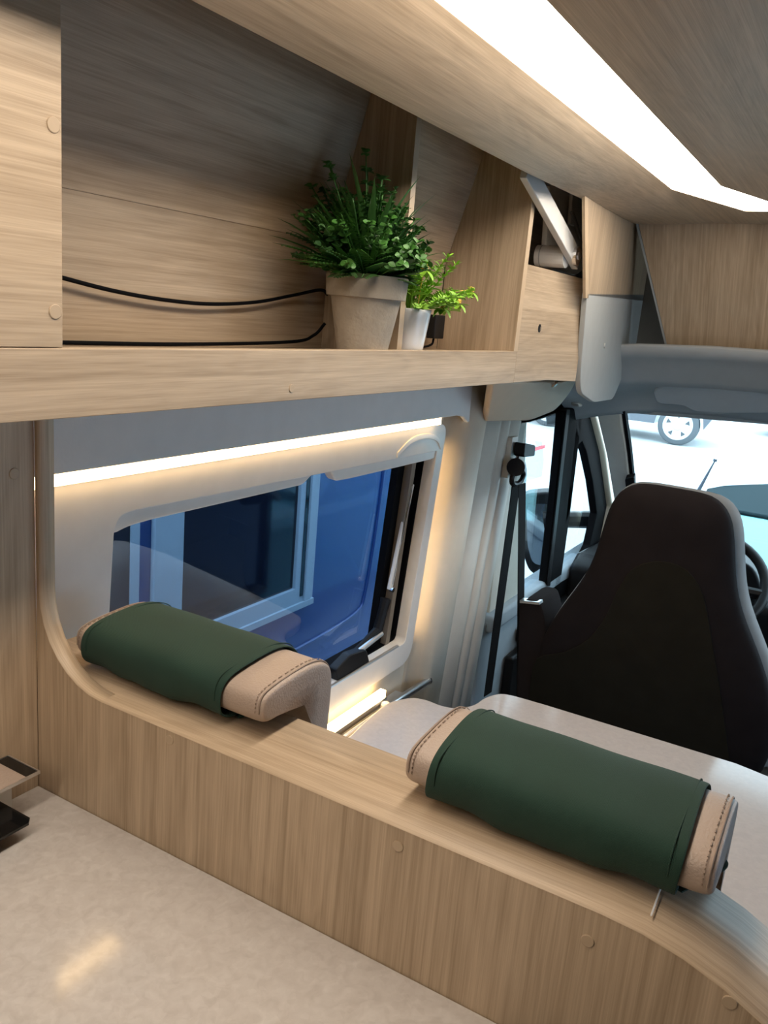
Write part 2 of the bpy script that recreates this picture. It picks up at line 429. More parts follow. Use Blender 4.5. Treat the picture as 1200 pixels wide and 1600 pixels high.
# lining of the dinette side wall (tilted outwards towards the floor)
TILT = 0.06
def wx(z, base): return base-(1.30-z)*TILT
def lining(sec, z0, z1, th=0.012):
    """strip of wall with the plan section sec=[(x at z 1.30, y)]"""
    bm = bmesh.new(); a, b_ = [], []
    for z, lst in ((z0, a), (z1, b_)):
        for x, y in sec: lst.append((bm.verts.new((wx(z, x), y, z)), bm.verts.new((wx(z, x)-th, y, z))))
    for i in range(len(sec)-1):
        bm.faces.new((a[i][0], a[i+1][0], b_[i+1][0], b_[i][0])); bm.faces.new((a[i][1], b_[i][1], b_[i+1][1], a[i+1][1]))
        bm.faces.new((a[i][0], a[i][1], a[i+1][1], a[i+1][0])); bm.faces.new((b_[i][0], b_[i+1][0], b_[i+1][1], b_[i][1]))
    for e in (0, -1): bm.faces.new((a[e][0], b_[e][0], b_[e][1], a[e][1]))
    return bm
sec = [(-0.815, 1.70), (-0.812, 1.712), (-0.803, 1.722), (-0.790, 1.732), (-0.772, 1.745), (-0.766, 1.765), (-0.763, 1.80), (-0.766, 1.835),
       (-0.780, 1.86), (-0.792, 1.875), (-0.82, 1.885)]
wl = put('wall_lining', lining(sec, 0.30, 1.404), 'lining', smooth=True)
struct(wl, 'cream rounded lining column between window and door pillar')
put('lower_panel', lining([(-0.815, YP2), (-0.815, 1.71)], 0.30, 0.715), 'lining', wl)
put('upper_panel', lining([(-0.815, YB1), (-0.815, 1.71)], 1.268, 1.404), 'lining', wl)
# B pillar trim
sec = [(-0.835, 1.880), (-0.815, 1.90), (-0.805, 1.915), (-0.798, 1.95), (-0.794, 1.99), (-0.797, 2.01), (-0.804, 2.016), (-0.797, 2.022), (-0.793, 2.05), (-0.797, 2.075),
       (-0.806, 2.082), (-0.799, 2.09), (-0.797, 2.13), (-0.803, 2.17), (-0.822, 2.20), (-0.86, 2.215)]
t1 = put('trim_1', lining(sec, 0.02, 1.30), 'beige', smooth=True)
struct(t1, 'beige ribbed pillar trim behind the seat belt')
# gusset under the locker end
gp, gn = Vector((-0.66, 2.0, 1.404)), Vector((0.62, 0, -0.78)).cross(Vector((0, 1, 0))).cross(Vector((0, 1, 0)))
gn = Vector((0.80, -0.05, -0.60))
G = lambda px, py, d=0.0: hit(px, py, gp+gn*d, gn)
g = put('trim_2', prism(rounded([G(770, 598), G(880, 596), G(904, 588), G(893, 612), G(868, 642), G(828, 658), G(760, 660)], [0, 0, 0.01, 0.03, 0.03, 0.03, 0]), -gn*0.02), 'gusset', bevel=0.006, seg=3)
struct(g, 'beige corner trim with a screw under the locker end')
c = G(867, 600)
put('screw', tube([c-gn*0.002, c+gn*0.0035], 0.010, 16), 'gusset', g); put('screw_head', tube([c, c+gn*0.0045], 0.005, 12), 'alu', g)

# ------------------------------------------------------------------ window
wn_n = Vector((1, 0, -TILT)).normalized()
def WF(px, py, off=0.0): return hit(px, py, Vector((-0.798, 0, 1.30))+wn_n*off, wn_n)
def FP(y, z, off=0.0): return Vector((wx(z, -0.798), y, z))+wn_n*off
win = thing('window_1', (-0.82, 1.2, 0.70), 'camper window with cream plastic frame, blind cassette and blue view', 'window')
del win['category']; win['kind'] = 'structure'; win['category'] = 'window'
# frame: outer and inner loop with matching points
zt, zb, yl, yr = 1.288, 0.705, YB1+0.002, 1.690
iyl, iyr = 0.742, 1.628
itl = WF(190, 822); itr = WF(681, 717); ibr = WF(632, 1005); ibl_z = ibr.z-0.002
outer = rounded([FP(yl, zb), FP(yl, zt), FP(yr, zt), FP(yr, zb)], [0.0, 0.0, 0.035, 0.05], 6)
def loop_n(poly, n):
    """resample a closed polygon to n points keeping the start"""
    poly = [Vector(p) for p in poly]; L = [(poly[(i+1) % len(poly)]-poly[i]).length for i in range(len(poly))]
    T = sum(L); out = []
    for k in range(n):
        d = T*k/n; i = 0
        while d > L[i]+1e-9: d -= L[i]; i += 1
        out.append(poly[i].lerp(poly[(i+1) % len(poly)], d/L[i] if L[i] else 0))
    return out
inner = [FP(itl.y-0.012, ibl_z), itl, itr, ibr]
inner[1] = FP(itl.y-0.012, itl.z+0.018); inner[2] = FP(itr.y, itr.z+0.018); inner[3] = FP(ibr.y+0.004, ibr.z)
inner = rounded(inner, [0.03, 0.03, 0.004, 0.012], 6)
# frame as four bars sharing one profile loop
def frame_mesh(outer, inner, depth):
    bm = bmesh.new()
    a = [bm.verts.new(p) for p in outer]; b_ = [bm.verts.new(p) for p in inner]
    edges = [bm.edges.new((l[i], l[(i+1) % len(l)])) for l in (a, b_) for i in range(len(l))]
    bmesh.ops.triangle_fill(bm, use_beauty=True, edges=edges)
    r = bmesh.ops.extrude_face_region(bm, geom=bm.faces[:])
    bmesh.ops.translate(bm, verts=[v for v in r['geom'] if isinstance(v, bmesh.types.BMVert)], vec=-wn_n*depth)
    return bm
put('frame', frame_mesh(outer, inner, 0.028), 'frame', win, bevel=0.004, seg=3)
# blind cassette bar under the top edge, with its finger notch
cz = [WF(86, 856), WF(86, 790), WF(700, 668), WF(684, 716), WF(550, 747), WF(527, 753), WF(519, 737), WF(489, 745), WF(478, 758), WF(215, 819)]
cb = [FP(itl.y-0.014, itl.z-0.012, 0.0), FP(itl.y-0.014, itl.z+0.045, 0), FP(itr.y+0.002, itr.z+0.045, 0), FP(itr.y+0.002, itr.z, 0)]+[WF(*q) for q in ((676, 719), (550, 749), (528, 753), (519, 737), (490, 744), (476, 759), (240, 814), (205, 824))]
cb = [p-wn_n*0.004 for p in cb]
put('blind_cassette', prism(rounded(cb, [0.012, 0, 0, 0, 0, 0.012, 0.008, 0.004, 0.006, 0.01, 0, 0.012], 4), -wn_n*0.02), 'frame', win, bevel=0.003)
# arched grip moulded into the upper corner of the frame
arc = smooth_path([FP(1.47, 1.238), FP(1.52, 1.262), FP(1.58, 1.268), FP(1.64, 1.258), FP(1.672, 1.235)])
put('corner_moulding', ribbon([p+wn_n*0.001 for p in arc], (0, 0, 1), 0.012, wn_n, 0.004), 'frame', win, bevel=0.0015)
# reveal, seal and pane
def inset(poly, d):
    c = sum(poly, Vector())/len(poly)
    return [p+(c-p).normalized()*d for p in poly]
back = [p-wn_n*0.030 for p in inner]
put('seal', ring_prism([p-wn_n*0.028+(p-sum(inner, Vector())/len(inner)).normalized()*0.03 for p in inner], [p-wn_n*0.028-(p-sum(inner, Vector())/len(inner)).normalized()*0.004 for p in inner], -wn_n*0.05), 'rubber', win)
py_ = [FP(YP2-0.01, 0.66, -0.066), FP(YP2-0.01, 1.31, -0.066), FP(1.72, 1.31, -0.066), FP(1.72, 0.66, -0.066)]
put('pane', prism(py_, -wn_n*0.004), 'pane', win)
# sill strip along the bottom of the opening
put('sill_strip', tube([FP(0.80, ibl_z+0.001, -0.004), FP(iyr-0.01, ibl_z+0.001, -0.004)], 0.004, 8), 'alu', win)
# black inner jamb, brown seal strip, stay arm and hinge at the right
def jamb(y0, y1, z0, z1, off0, off1):
    return prism([FP(y0, z0, off0), FP(y1, z0, off0), FP(y1, z1, off0), FP(y0, z1, off0)], wn_n*(off1-off0))
put('jamb', jamb(1.572, 1.66, 0.70, 1.26, -0.062, -0.045), 'rubber', win)
put('jamb', jamb(0.75, 1.64, 0.70, ibl_z+0.02, -0.062, -0.040), 'rubber', win)
put('seal_strip', jamb(1.598, 1.616, ibl_z, 1.235, -0.044, -0.026), 'brown_rubber', win)
a0, a1 = WF(643, 757, -0.03), WF(609, 920, -0.03)
arm = put('stay_arm', ribbon([a0, a1], (0, 1, 0), 0.016, wn_n, 0.008), 'white', win, bevel=0.002)
put('stay_groove', ribbon([a0.lerp(a1, 0.05)+wn_n*0.0042, a0.lerp(a1, 0.95)+wn_n*0.0042], (0, 1, 0), 0.003, wn_n, 0.002), 'alu', arm)
put('stay_pin', tube([a1+wn_n*0.002, a1+wn_n*0.01], 0.006, 12), 'chrome', arm)
h1 = WF(603, 935, -0.03); h2 = WF(590, 985, -0.03); h3 = WF(545, 1030, -0.03); h4 = WF(520, 1050, -0.03)
put('hinge', tube([h1, h1.lerp(h2, 0.4), h2, h2.lerp(h3, 0.5), h3], [0.013, 0.011, 0.012, 0.009, 0.010], 10), 'black', win)
put('latch', prism(rounded([WF(515, 1065, -0.03), WF(512, 1042, -0.03), WF(535, 1018, -0.03), WF(560, 1010, -0.03), WF(565, 1030, -0.03), WF(540, 1052, -0.03)], 0.008), wn_n*0.022), 'black', win, bevel=0.003)
put('latch_bar', tube([WF(560, 1018, -0.02), WF(596, 990, -0.02)], 0.006, 10), 'alu', win)

# valance and warm light strips round the window
va = put('trim_3', prism([(-0.772, YB1, 1.404), (-0.772, YB1, 1.309), (-0.772, 1.68, 1.309), (-0.772, 1.715, 1.304), (-0.772, 1.74, 1.290), (-0.772, 1.775, 1.290), (-0.772, 1.775, 1.404)], (-0.012, 0, 0)), 'valance', bevel=0.003)
struct(va, 'grey valance under the locker above the window light')
lt = thing('light_strip', (-0.79, 1.17, 1.29), 'long warm glowing light strip above the window', 'light strip')
put('diffuser', B((-0.792, YB1+0.005, 1.292), (-0.784, 1.625, 1.3075)), 'led', lt)
put('profile', B((-0.800, YB1+0.002, 1.290), (-0.793, 1.63, 1.309)), 'alu', lt)
lb = thing('light_strip', (-0.81, 1.2, 0.69), 'short warm glowing light strip below the window beside the table', 'light strip')
put('diffuser', B((-0.832, 0.72, 0.668), (-0.818, 1.55, 0.684)), 'led', lb)
put('profile', B((-0.836, 0.715, 0.660), (-0.816, 1.555, 0.6675)), 'alu', lb)

put('side_diffuser', prism([(wx(0.76, -0.816), 1.692, 0.76), (wx(0.76, -0.816), 1.698, 0.76), (wx(1.25, -0.816), 1.698, 1.25), (wx(1.25, -0.816), 1.692, 1.25)], (0.006, 0, 0)), 'led', lb)
# ------------------------------------------------------------------ cab shell
cp, cn = Vector((-0.57, 1.87, 1.4)), Vector((0.55, 0.07, 0)).normalized()   # cheek plane
CH = lambda px, py, d=0.0: hit(px, py, cp+cn*d, cn)
hl = thing('ceiling_cab', (-0.1, 2.6, 1.30), 'grey headliner above the windscreen', 'ceiling'); hl['kind'] = 'structure'
hy_ = [(2.50, 1.50), (2.55, 1.468), (2.60, 1.44), (2.63, 1.40), (2.66, 1.385), (2.74, 1.36), (2.80, 1.335), (2.83, 1.30), (2.845, 1.285)]
bm = bmesh.new(); xs_ = [-0.93, -0.86, -0.80, -0.74, -0.68, -0.6, -0.4, -0.1, 0.3, 0.7, 1.08]
def hz_x(x, z):    # headliner sinks towards the door
    return z-max(0, (-0.62-x))**1.5*0.35-max(0, -0.3-x)*0.06
grid = [[bm.verts.new((x, y-max(0, -0.6-x)*0.25, hz_x(x, z))) for x in xs_] for y, z in hy_]
for r1, r2 in zip(grid, grid[1:]):
    for i in range(len(xs_)-1): bm.faces.new((r1[i], r1[i+1], r2[i+1], r2[i]))
o = put('headliner', bm, 'headliner', hl, smooth=True)
so = o.modifiers.new('solid', 'SOLIDIFY'); so.thickness = 0.01; so.offset = 1
put('header_bar', prism([(-0.72, 2.83, 1.292), (-0.72, 2.87, 1.300), (-0.72, 2.87, 1.255), (-0.72, 2.845, 1.255)], (1.7, 0, 0.085)), 'headliner', hl)
vz = thing('sun_visor', (-0.3, 2.72, 1.33), 'grey sun visor folded up above the windscreen', 'sun visor')
VS = lambda px, py: hit(px, py, (0, 2.70, 1.36), (0, -0.80, -0.6))
put('visor_pad', prism(rounded([VS(1022, 606), VS(1035, 597), VS(1260, 590), VS(1300, 640), VS(1130, 641), VS(1085, 638), VS(1072, 629), VS(1028, 626)], [0.015, 0.02, 0.02, 0.02, 0.02, 0.015, 0.015, 0.02]), Vector((0, 0.6, -0.8)).cross(Vector((1, 0, 0)))*0.018), 'visor', vz, bevel=0.006, seg=3)
put('visor_rod', tube([VS(1022, 603), VS(1045, 601)], 0.006, 8), 'black', vz)

# cab overhead locker with its wooden front
cl = thing('cab_locker', (0.0, 2.4, 1.47), 'overhead cab locker with a dark oak front panel above the windscreen', 'locker')
YB = 2.37
fl = [hy(995, 345, YB), hy(1045, 552, YB+0.22)]
put('front_panel', prism([(fl[0].x, YB, ZC+0.006), (fl[1].x, YB+0.22, fl[1].z), (0.95, YB+0.22, fl[1].z), (0.95, YB, ZC+0.006)], (0, 0.017, 0.007)), 'wood_zf', cl, bevel=0.0015)
put('bottom_panel', B((fl[1].x+0.01, YB+0.23, fl[1].z-0.002), (0.95, 2.70, fl[1].z+0.012)), 'headliner', cl)
put('edge_trim', prism([(fl[0].x-0.006, YB+0.001, ZC+0.004), (fl[1].x-0.006, YB+0.221, fl[1].z), (fl[1].x, YB+0.221, fl[1].z), (fl[0].x, YB+0.001, ZC+0.004)], (0, 0.10, 0)), 'headliner', cl)

# side cheek beside the cab locker: oak board above, grey padding below
ck = thing('cab_side_cheek', CH(935, 620), 'side cheek of oak board and grey padding left of the cab locker', 'panel')
put('oak_board', prism([CH(919, 306), CH(920, 462), CH(1000, 470), CH(1130, 470), CH(1130, 300)], -cn*0.005), 'wood_z', ck, bevel=0.001)
put('edge_strip', prism([CH(914, 300), CH(915, 466), CH(920, 466), CH(919, 300)], -cn*0.006), 'band', ck)
put('padding', prism(rounded([CH(918, 458), CH(905, 612), CH(928, 629), CH(958, 624), CH(972, 590), CH(990, 563), CH(1034, 553), CH(1130, 540), CH(1130, 462)], [0.004, 0.06, 0.05, 0.05, 0.05, 0.05, 0.05, 0, 0], 8), -cn*0.012), 'pad', ck, bevel=0.005, seg=4)
p = CH(944, 540); put('push_button', tube([p-cn*0.001, p+cn*0.003], 0.007, 16), 'pad', ck)
p = CH(1016, 440); put('clip', tube([p-cn*0.001, p+cn*0.012], 0.009, 14), 'white', ck)

# driver's door: pillars, frames, panes (door plane x = -0.87)
XD = -0.87
dr = thing('door_1', (XD, 2.7, 0.0), "driver's door with black window frame beside the seat", 'door'); dr['kind'] = 'structure'
D = lambda px, py, x=XD: hx(px, py, x)
put('door_glass', prism([D(806, 640), D(882, 630), D(852, 930), D(786, 940)], (-0.004, 0, 0)), 'clear', dr)
put('quarter_glass', prism([D(880, 640), D(915, 640), D(950, 800), D(905, 930), D(845, 930)], (-0.004, 0, 0)), 'clear', dr)
put('window_divider', prism([D(868, 640), D(899, 632), D(880, 790), D(861, 930), D(838, 930), D(856, 770)], (0.03, 0, 0)), 'rubber', dr, bevel=0.006)
put('divider_channel', prism([D(884, 640, XD+0.032), D(889, 640, XD+0.032), D(858, 915, XD+0.032), D(854, 915, XD+0.032)], (0.004, 0, 0)), 'black', dr)
outer = [D(884, 636), D(905, 634), D(926, 660), D(938, 715), D(945, 790), D(930, 860), D(896, 925), D(852, 935)]
innr = [D(891, 694), D(897, 688), D(904, 705), D(914, 750), D(921, 800), D(910, 850), D(886, 898), D(863, 905)]
put('quarter_frame', ring_prism(outer, innr, (0.03, 0, 0)), 'rubber', dr, bevel=0.005)
# pale door surround arching into the A pillar
ao = [D(890, 628, -0.845), D(912, 626, -0.845), D(932, 640, -0.845), D(950, 700, -0.845), D(966, 790, -0.845), D(958, 850, -0.845), D(925, 930, -0.845)]
ai = [D(893, 634, -0.845), D(905, 635, -0.845), D(920, 652, -0.845), D(934, 705, -0.845), D(946, 790, -0.845), D(932, 860, -0.845), D(900, 930, -0.845)]
put('door_surround', prism(ao+ai[::-1], (0.03, 0, 0)), 'beige', dr, bevel=0.006)
put('door_seal', prism([D(924, 626, -0.83), D(934, 626, -0.83), D(948, 660, -0.83), D(965, 720, -0.83), D(984, 800, -0.83), D(970, 800, -0.83), D(954, 720, -0.83), D(938, 660, -0.83)], (0.012, 0, 0)), 'rubber', dr)
put('door_card', B((XD-0.04, 2.20, 0.02), (XD+0.01, 3.45, 0.635)), 'visor', dr, bevel=0.01)
put('door_ledge', B((XD-0.05, 2.24, 0.60), (XD+0.03, 3.45, 0.655)), 'visor', dr, bevel=0.012)
put('door_pocket', B((XD+0.012, 2.42, 0.05), (XD+0.045, 3.35, 0.47)), 'black', dr, bevel=0.012)
put('arm_rest', B((XD+0.012, 2.50, 0.49), (XD+0.06, 3.15, 0.545)), 'black', dr, bevel=0.012)
a = Vector((XD+0.03, 2.49, 0.44)); put('door_handle', tube(smooth_path([a, a+Vector((0.03, 0.02, 0.01)), a+Vector((0.03, 0.09, 0.03)), a+Vector((0, 0.11, 0.04))]), 0.008, 8), 'chrome', dr)
put('rear_post', prism([D(800, 648), D(824, 652), D(812, 930), D(776, 1080), D(750, 1080)], (-0.03, 0, 0)), 'beige', dr, bevel=0.004)
put('upper_rail', prism([D(800, 662), D(826, 660), D(880, 645), D(905, 632), D(900, 590), D(800, 600)], (-0.04, 0, 0)), 'headliner', dr)
# A pillar and windscreen on the raked screen plane
sp_, sn = Vector((0, 2.86, 1.26)), Vector((0, -0.66, -0.75)).normalized()
S = lambda px, py, d=0.0: hit(px, py, sp_+sn*d, sn)
ap = put('trim_4', prism([S(934, 622), S(975, 634), S(984, 700), S(993, 790), S(1010, 900), S(985, 900), S(968, 800), S(952, 700)], sn*0.035), 'beige', bevel=0.008, seg=3)
struct(ap, 'grey front pillar trim left of the windscreen')
put('pillar_seal', prism([S(974, 636, 0.01), S(979, 636, 0.01), S(988, 700, 0.01), S(998, 800, 0.01), S(993, 800, 0.01), S(983, 700, 0.01)], sn*0.02), 'rubber', ap)
put('clip', prism(rounded([S(979, 742, 0.036), S(993, 739, 0.036), S(994, 762, 0.036), S(981, 765, 0.036)], 0.006), sn*0.02), 'black', ap, bevel=0.003)
wsn = thing('window_2', (0.1, 3.2, 0.7), 'bright windscreen ahead of the seat', 'window'); wsn['kind'] = 'structure'
put('windscreen_pane', prism([S(960, 630, -0.01), (1.0, 2.80, 1.33), (1.05, 3.62, 0.60), S(960, 1010, -0.01)], -sn*0.005), 'clear', wsn)
struct(put('wall_front', B((-0.92, 3.50, -0.03), (1.06, 3.54, 0.52)), 'black'), 'black front bulkhead under the dashboard')
db = thing('dashboard', (0.1, 3.2, 0.0), 'black dashboard behind the steering wheel', 'dashboard')
put('dash_top', prism([(-0.84, 2.95, 0.66), (-0.84, 3.02, 0.70), (-0.84, 3.45, 0.68), (-0.84, 3.50, 0.55), (-0.84, 3.0, 0.30), (-0.84, 2.95, 0.45)], (1.85, 0, 0)), 'black', db, bevel=0.02)
put('instrument_cowl', prism(rounded([(-0.56, 2.90, 0.70), (-0.52, 2.90, 0.82), (-0.22, 2.90, 0.82), (-0.16, 2.90, 0.70)], 0.05), (0, 0.20, 0)), 'black', db, bevel=0.01)
# steering wheel
sw = thing('steering_wheel', (-0.36, 2.70, 0.60), 'black steering wheel behind the driver seat back', 'steering wheel')
wc = Vector((-0.36, 2.72, 0.775)); wax = Vector((0, 0.62, -0.78)).normalized(); wu = Vector((0, 0.78, 0.62)); wv = Vector((1, 0, 0))
bm = bmesh.new(); ringp = [wc+(wv*math.cos(2*math.pi*k/48)+wu*math.sin(2*math.pi*k/48))*0.20 for k in range(48)]
rings = []
for k in range(48):
    rad = (ringp[k]-wc).normalized()
    rings.append([bm.verts.new(ringp[k]+(rad*math.cos(2*math.pi*j/10)+wax*math.sin(2*math.pi*j/10))*0.016) for j in range(10)])
for k in range(48):
    for j in range(10): bm.faces.new((rings[k][j], rings[k][(j+1) % 10], rings[(k+1) % 48][(j+1) % 10], rings[(k+1) % 48][j]))
put('wheel_rim', bm, 'black', sw, smooth=True)
put('wheel_hub', tube([wc-wax*0.02, wc+wax*0.05], [0.075, 0.06], 24), 'black', sw)
for ang in (0, 180, 270):
    d = wv*math.cos(R(ang))+wu*math.sin(R(ang)); put('wheel_spoke', tube([wc+d*0.05+wax*0.01, wc+d*0.195], [0.022, 0.014], 8), 'black', sw)
put('column', tube([wc+wax*0.04, wc+wax*0.35], 0.04, 12), 'black', sw)

# ================================================================== OVERHEAD LOCKER
ol = thing('overhead_locker', (-0.68, 1.0, 1.40), 'open oak overhead locker with plants, a raised flap and a closed end', 'locker')
ZL, ZLB, ZF = 1.4655, 1.405, 1.4545
YE, YD = 1.53, 1.12
put('lip', B((XS-0.016, -1.6, ZLB), (XS, YE+0.018, ZL)), 'wood_y', ol, bevel=0.001)
p = hx(455, 612, XS); cap_disc('screw_cap', (XS-0.0002, p.y, p.z+0.004), 'x', 0.005, ol)
put('shelf_board', B((XB-0.01, -1.6, ZLB+0.002), (XS-0.016, YE, ZF)), 'wood_y2', ol)
put('back_panel', B((XB-0.012, -1.6, ZF), (XB, YE, 1.616)), 'wood_y', ol)
put('sloped_back_panel', prism([(XB+0.0015, -1.6, 1.616), (XB+0.0865, -1.6, 1.925), (XB+0.070, -1.6, 1.925), (XB-0.012, -1.6, 1.616)], (0, YE+1.6, 0)), 'wood_y2', ol)
put('locker_roof', B((-0.93, -1.6, 1.920), (-0.45, 2.36, 1.929)), 'wood_y', ol)
dv = put('divider', prism([(-0.627, YD, ZF), (-0.627, YD, 1.918), (XB+0.0845, YD, 1.918), (XB+0.0025, YD, 1.616), (XB+0.001, YD, ZF)], (0, 0.014, 0)), 'wood_z', ol)
put('edge_band', B((-0.627, YD-0.0002, ZF), (-0.6262, YD+0.0142, 1.918)), 'band', dv)
ep = put('end_panel', prism([(XS-0.0005, YE, ZL+0.0), (XS-0.0005, YE, 1.918), (XB+0.0845, YE, 1.918), (XB+0.0025, YE, 1.616), (XB+0.001, YE, ZF), (XS-0.016, YE, ZF), (XS-0.016, YE, ZL)], (0, 0.018, 0)), 'wood_z2', ol)
put('edge_band', B((XS-0.0006, YE-0.0002, ZL), (XS+0.0002, YE+0.0182, 1.918)), 'band', ep)
# closed front panel at the left with two screw caps
cf = put('closed_front', B((XS-0.016, -1.6, ZL+0.0006), (XS+0.0, 0.4905, 1.918)), 'wood_y3', ol, bevel=0.0008)
for px, py in ((83, 195), (86, 487)):
    p = hx(px, py, XS); cap_disc('screw_cap', (XS-0.0002, p.y, p.z), 'x', 0.0062, cf)
# end block towards the cab: straight part and angled part, lock hole
eb = put('end_block', prism([(XS, YE+0.018, ZLB), (XS, 1.741, ZLB), (-0.578, 1.872, ZLB-0.004), (-0.72, 1.895, ZLB), (-0.74, YE+0.018, ZLB)], (0, 0, 0.222)), 'wood_yf', ol, bevel=0.001)
p = hx(843, 513, XS)
put('lock_hole', lathe((XS-0.012, p.y, p.z), [(0.0085, 0), (0.0085, 0.0124), (0.0072, 0.0128)], 20, 'x'), 'black', eb)
put('lock_bolt', B((XS-0.002, p.y+0.001, p.z-0.004), (XS+0.0015, p.y+0.006, p.z+0.003)), 'brown_rubber', eb)
put('block_top_board', B((-0.735, YE+0.019, 1.6272), (-0.603, 1.74, 1.6278)), 'wood_y2', eb)
# raised flap forming the cornice between locker and light
def xz(y):
    return 1.783
bm = bmesh.new(); rows = []
def flap_edge(y):      # outer edge of the raised flap
    k = min(1, max(0, (y-1.30)/(YB-1.30)))
    return -0.52-0.12*k, 1.7405+0.0625*k
for y in (-1.6, 1.30, 1.50, 1.70, 1.854, 2.0, 2.15, 2.26, YB):
    ex, ez = flap_edge(y); row = []
    for t, sag in ((0, 0.006), (0.04, 0.0), (0.25, -0.0025), (0.5, -0.003), (0.75, -0.0015), (1, 0)):
        row.append(bm.verts.new((ex+(-0.4265-ex)*t-(0.004 if t == 0 else 0), y, ez+(1.8098-ez)*t+sag)))
    rows.append(row)
tops = [[bm.verts.new(v.co+Vector((0, 0, 0.014))) for v in row] for row in rows]
for k in range(len(rows)-1):
    for i in range(5):
        bm.faces.new((rows[k][i], rows[k][i+1], rows[k+1][i+1], rows[k+1][i])); bm.faces.new((tops[k][i], tops[k+1][i], tops[k+1][i+1], tops[k][i+1]))
    for i in (0, 5): bm.faces.new((rows[k][i], rows[k+1][i], tops[k+1][i], tops[k][i]))
for k in (0, -1):
    for i in range(5): bm.faces.new((rows[k][i], rows[k][i+1], tops[k][i+1], tops[k][i]))
o = put('flap', bm, 'wood_y3', ol, smooth=True)
es = o.modifiers.new('split', 'EDGE_SPLIT'); es.split_angle = R(25)
bm = bmesh.new()
# cornice in front of the diagonal end of the light
c0 = [(-0.4265, 1.854), (-0.323, 2.147), (-0.27, 2.145), (-0.199, 2.145), (-0.199, 2.021), (1.06, 2.021), (1.06, YB), (-0.4265, YB)]
o = put('cornice', prism([(x, y, ZC-0.0002) for x, y in c0], (0, 0, 0.014)), 'wood_y3', ol)
put('recess_back', B((-0.765, YE+0.018, 1.628), (-0.755, 2.05, 1.918)), 'wood_y2', ol)
# stay arm mechanism of the flap
am = put('stay_arm', ribbon([hx(821, 262, -0.588), hx(901, 408, -0.588)], Vector((0, 0.327, 0.945)), 0.038, (1, 0, 0), 0.014), 'white', ol, bevel=0.002)
pv = hx(901, 400, -0.578)
put('pivot_cap', tube([pv+Vector((-0.004, 0, 0)), pv+Vector((0.004, 0, 0))], 0.019, 20), 'chrome', am)
put('pivot_screw', tube([pv+Vector((0.003, 0, 0)), pv+Vector((0.006, 0, 0))], 0.008, 6), 'alu', am)
put('pivot_barrel', tube([Vector((-0.66, pv.y-0.01, pv.z-0.004)), Vector((-0.596, pv.y-0.01, pv.z-0.004))], 0.022, 24), 'white', am)
put('barrel_groove', tube([Vector((-0.650, pv.y-0.01, pv.z-0.004)), Vector((-0.648, pv.y-0.01, pv.z-0.004))], 0.0223, 24), 'pad', am)
pl = put('stay_plate', prism(rounded([hx(851, 290, -0.672), hx(843, 418, -0.672), hx(893, 430, -0.672), hx(908, 418, -0.672), hx(912, 290, -0.672)], [0, 0.03, 0.02, 0.02, 0], 6), (0.012, 0, 0)), 'white', ol, bevel=0.003)
put('stay_link', ribbon([hx(898, 270, -0.65), hx(892, 352, -0.65)], (0, 1, 0), 0.030, (1, 0, 0), 0.008), 'white', pl, bevel=0.002)
put('stay_link', ribbon([hx(893, 330, -0.645), hx(909, 375, -0.645)], (0, 1, 0.3), 0.014, (1, 0, 0), 0.006), 'pad', pl, bevel=0.002)

# light strip in the ceiling
cg = thing('ceiling_light', (-0.376, 0.6, 1.80), 'long bright white light strip set into the ceiling, bending at the front', 'ceiling light')
lp = [(-0.427, -1.5), (-0.427, 1.854), (-0.323, 2.147), (-0.27, 2.143), (-0.20, 2.143), (-0.20, 2.022), (-0.22, 2.022), (-0.259, 1.998), (-0.326, 1.812), (-0.326, -1.5)]
put('diffuser', prism([(x, y, ZC+0.0005) for x, y in lp], (0, 0, 0.006)), 'strip', cg)
put('housing', prism([(x, y, ZC+0.008) for x, y in lp], (0, 0, 0.012)), 'alu', cg)

# ================================================================== KITCHEN
ku = thing('kitchen_unit', (-0.48, 0.0, 0.0), 'speckled beige kitchen worktop on its unit in the lower left', 'kitchen unit')
put('worktop', B((-0.7425, -1.5, ZW-0.028), (-0.1635, YP-0.0005, ZW)), 'worktop', ku, bevel=0.001)
put('cabinet_body', B((-0.74, -1.5, 0.0), (-0.19, YP-0.001, ZW-0.028)), 'wood_z', ku)
hb = thing('worktop_tray', (-0.72, 0.45, ZW), 'steel-rimmed tray corner with a black plate below it, at the left end of the worktop', 'tray')
put('lower_plate', prism([(-0.671, 0.504, 0.972), (-0.665, 0.498, 0.972), (-0.665, 0.20, 0.972), (-0.742, 0.20, 0.972), (-0.742, 0.504, 0.972)], (0, 0, 0.003)), 'black_glass', hb)
for y in (0.25, 0.44): put('foot', B((-0.738, y, ZW), (-0.725, y+0.02, 0.972)), 'black', hb)
put('rim', ring_prism([(-0.7422, 0.20, 1.006), (-0.690, 0.20, 1.006), (-0.690, 0.532, 1.006), (-0.7422, 0.532, 1.006)], [(-0.7420, 0.2015, 1.006), (-0.6915, 0.2015, 1.006), (-0.6915, 0.5305, 1.006), (-0.7420, 0.5305, 1.006)], (0, 0, 0.0035)), 'steel_rim', hb)
put('border', B((-0.7420, 0.5165, 1.0063), (-0.6917, 0.5303, 1.0085)), 'black_glass', hb)
put('tray_base', B((-0.7420, 0.2017, 1.0063), (-0.6917, 0.5165, 1.0083)), 'leather', hb)
put('tray_support', B((-0.7420, 0.485, ZW), (-0.722, 0.520, 1.006)), 'white', hb)
put('support_clip', B((-0.722, 0.470, 0.985), (-0.712, 0.483, 1.000)), 'black', hb)

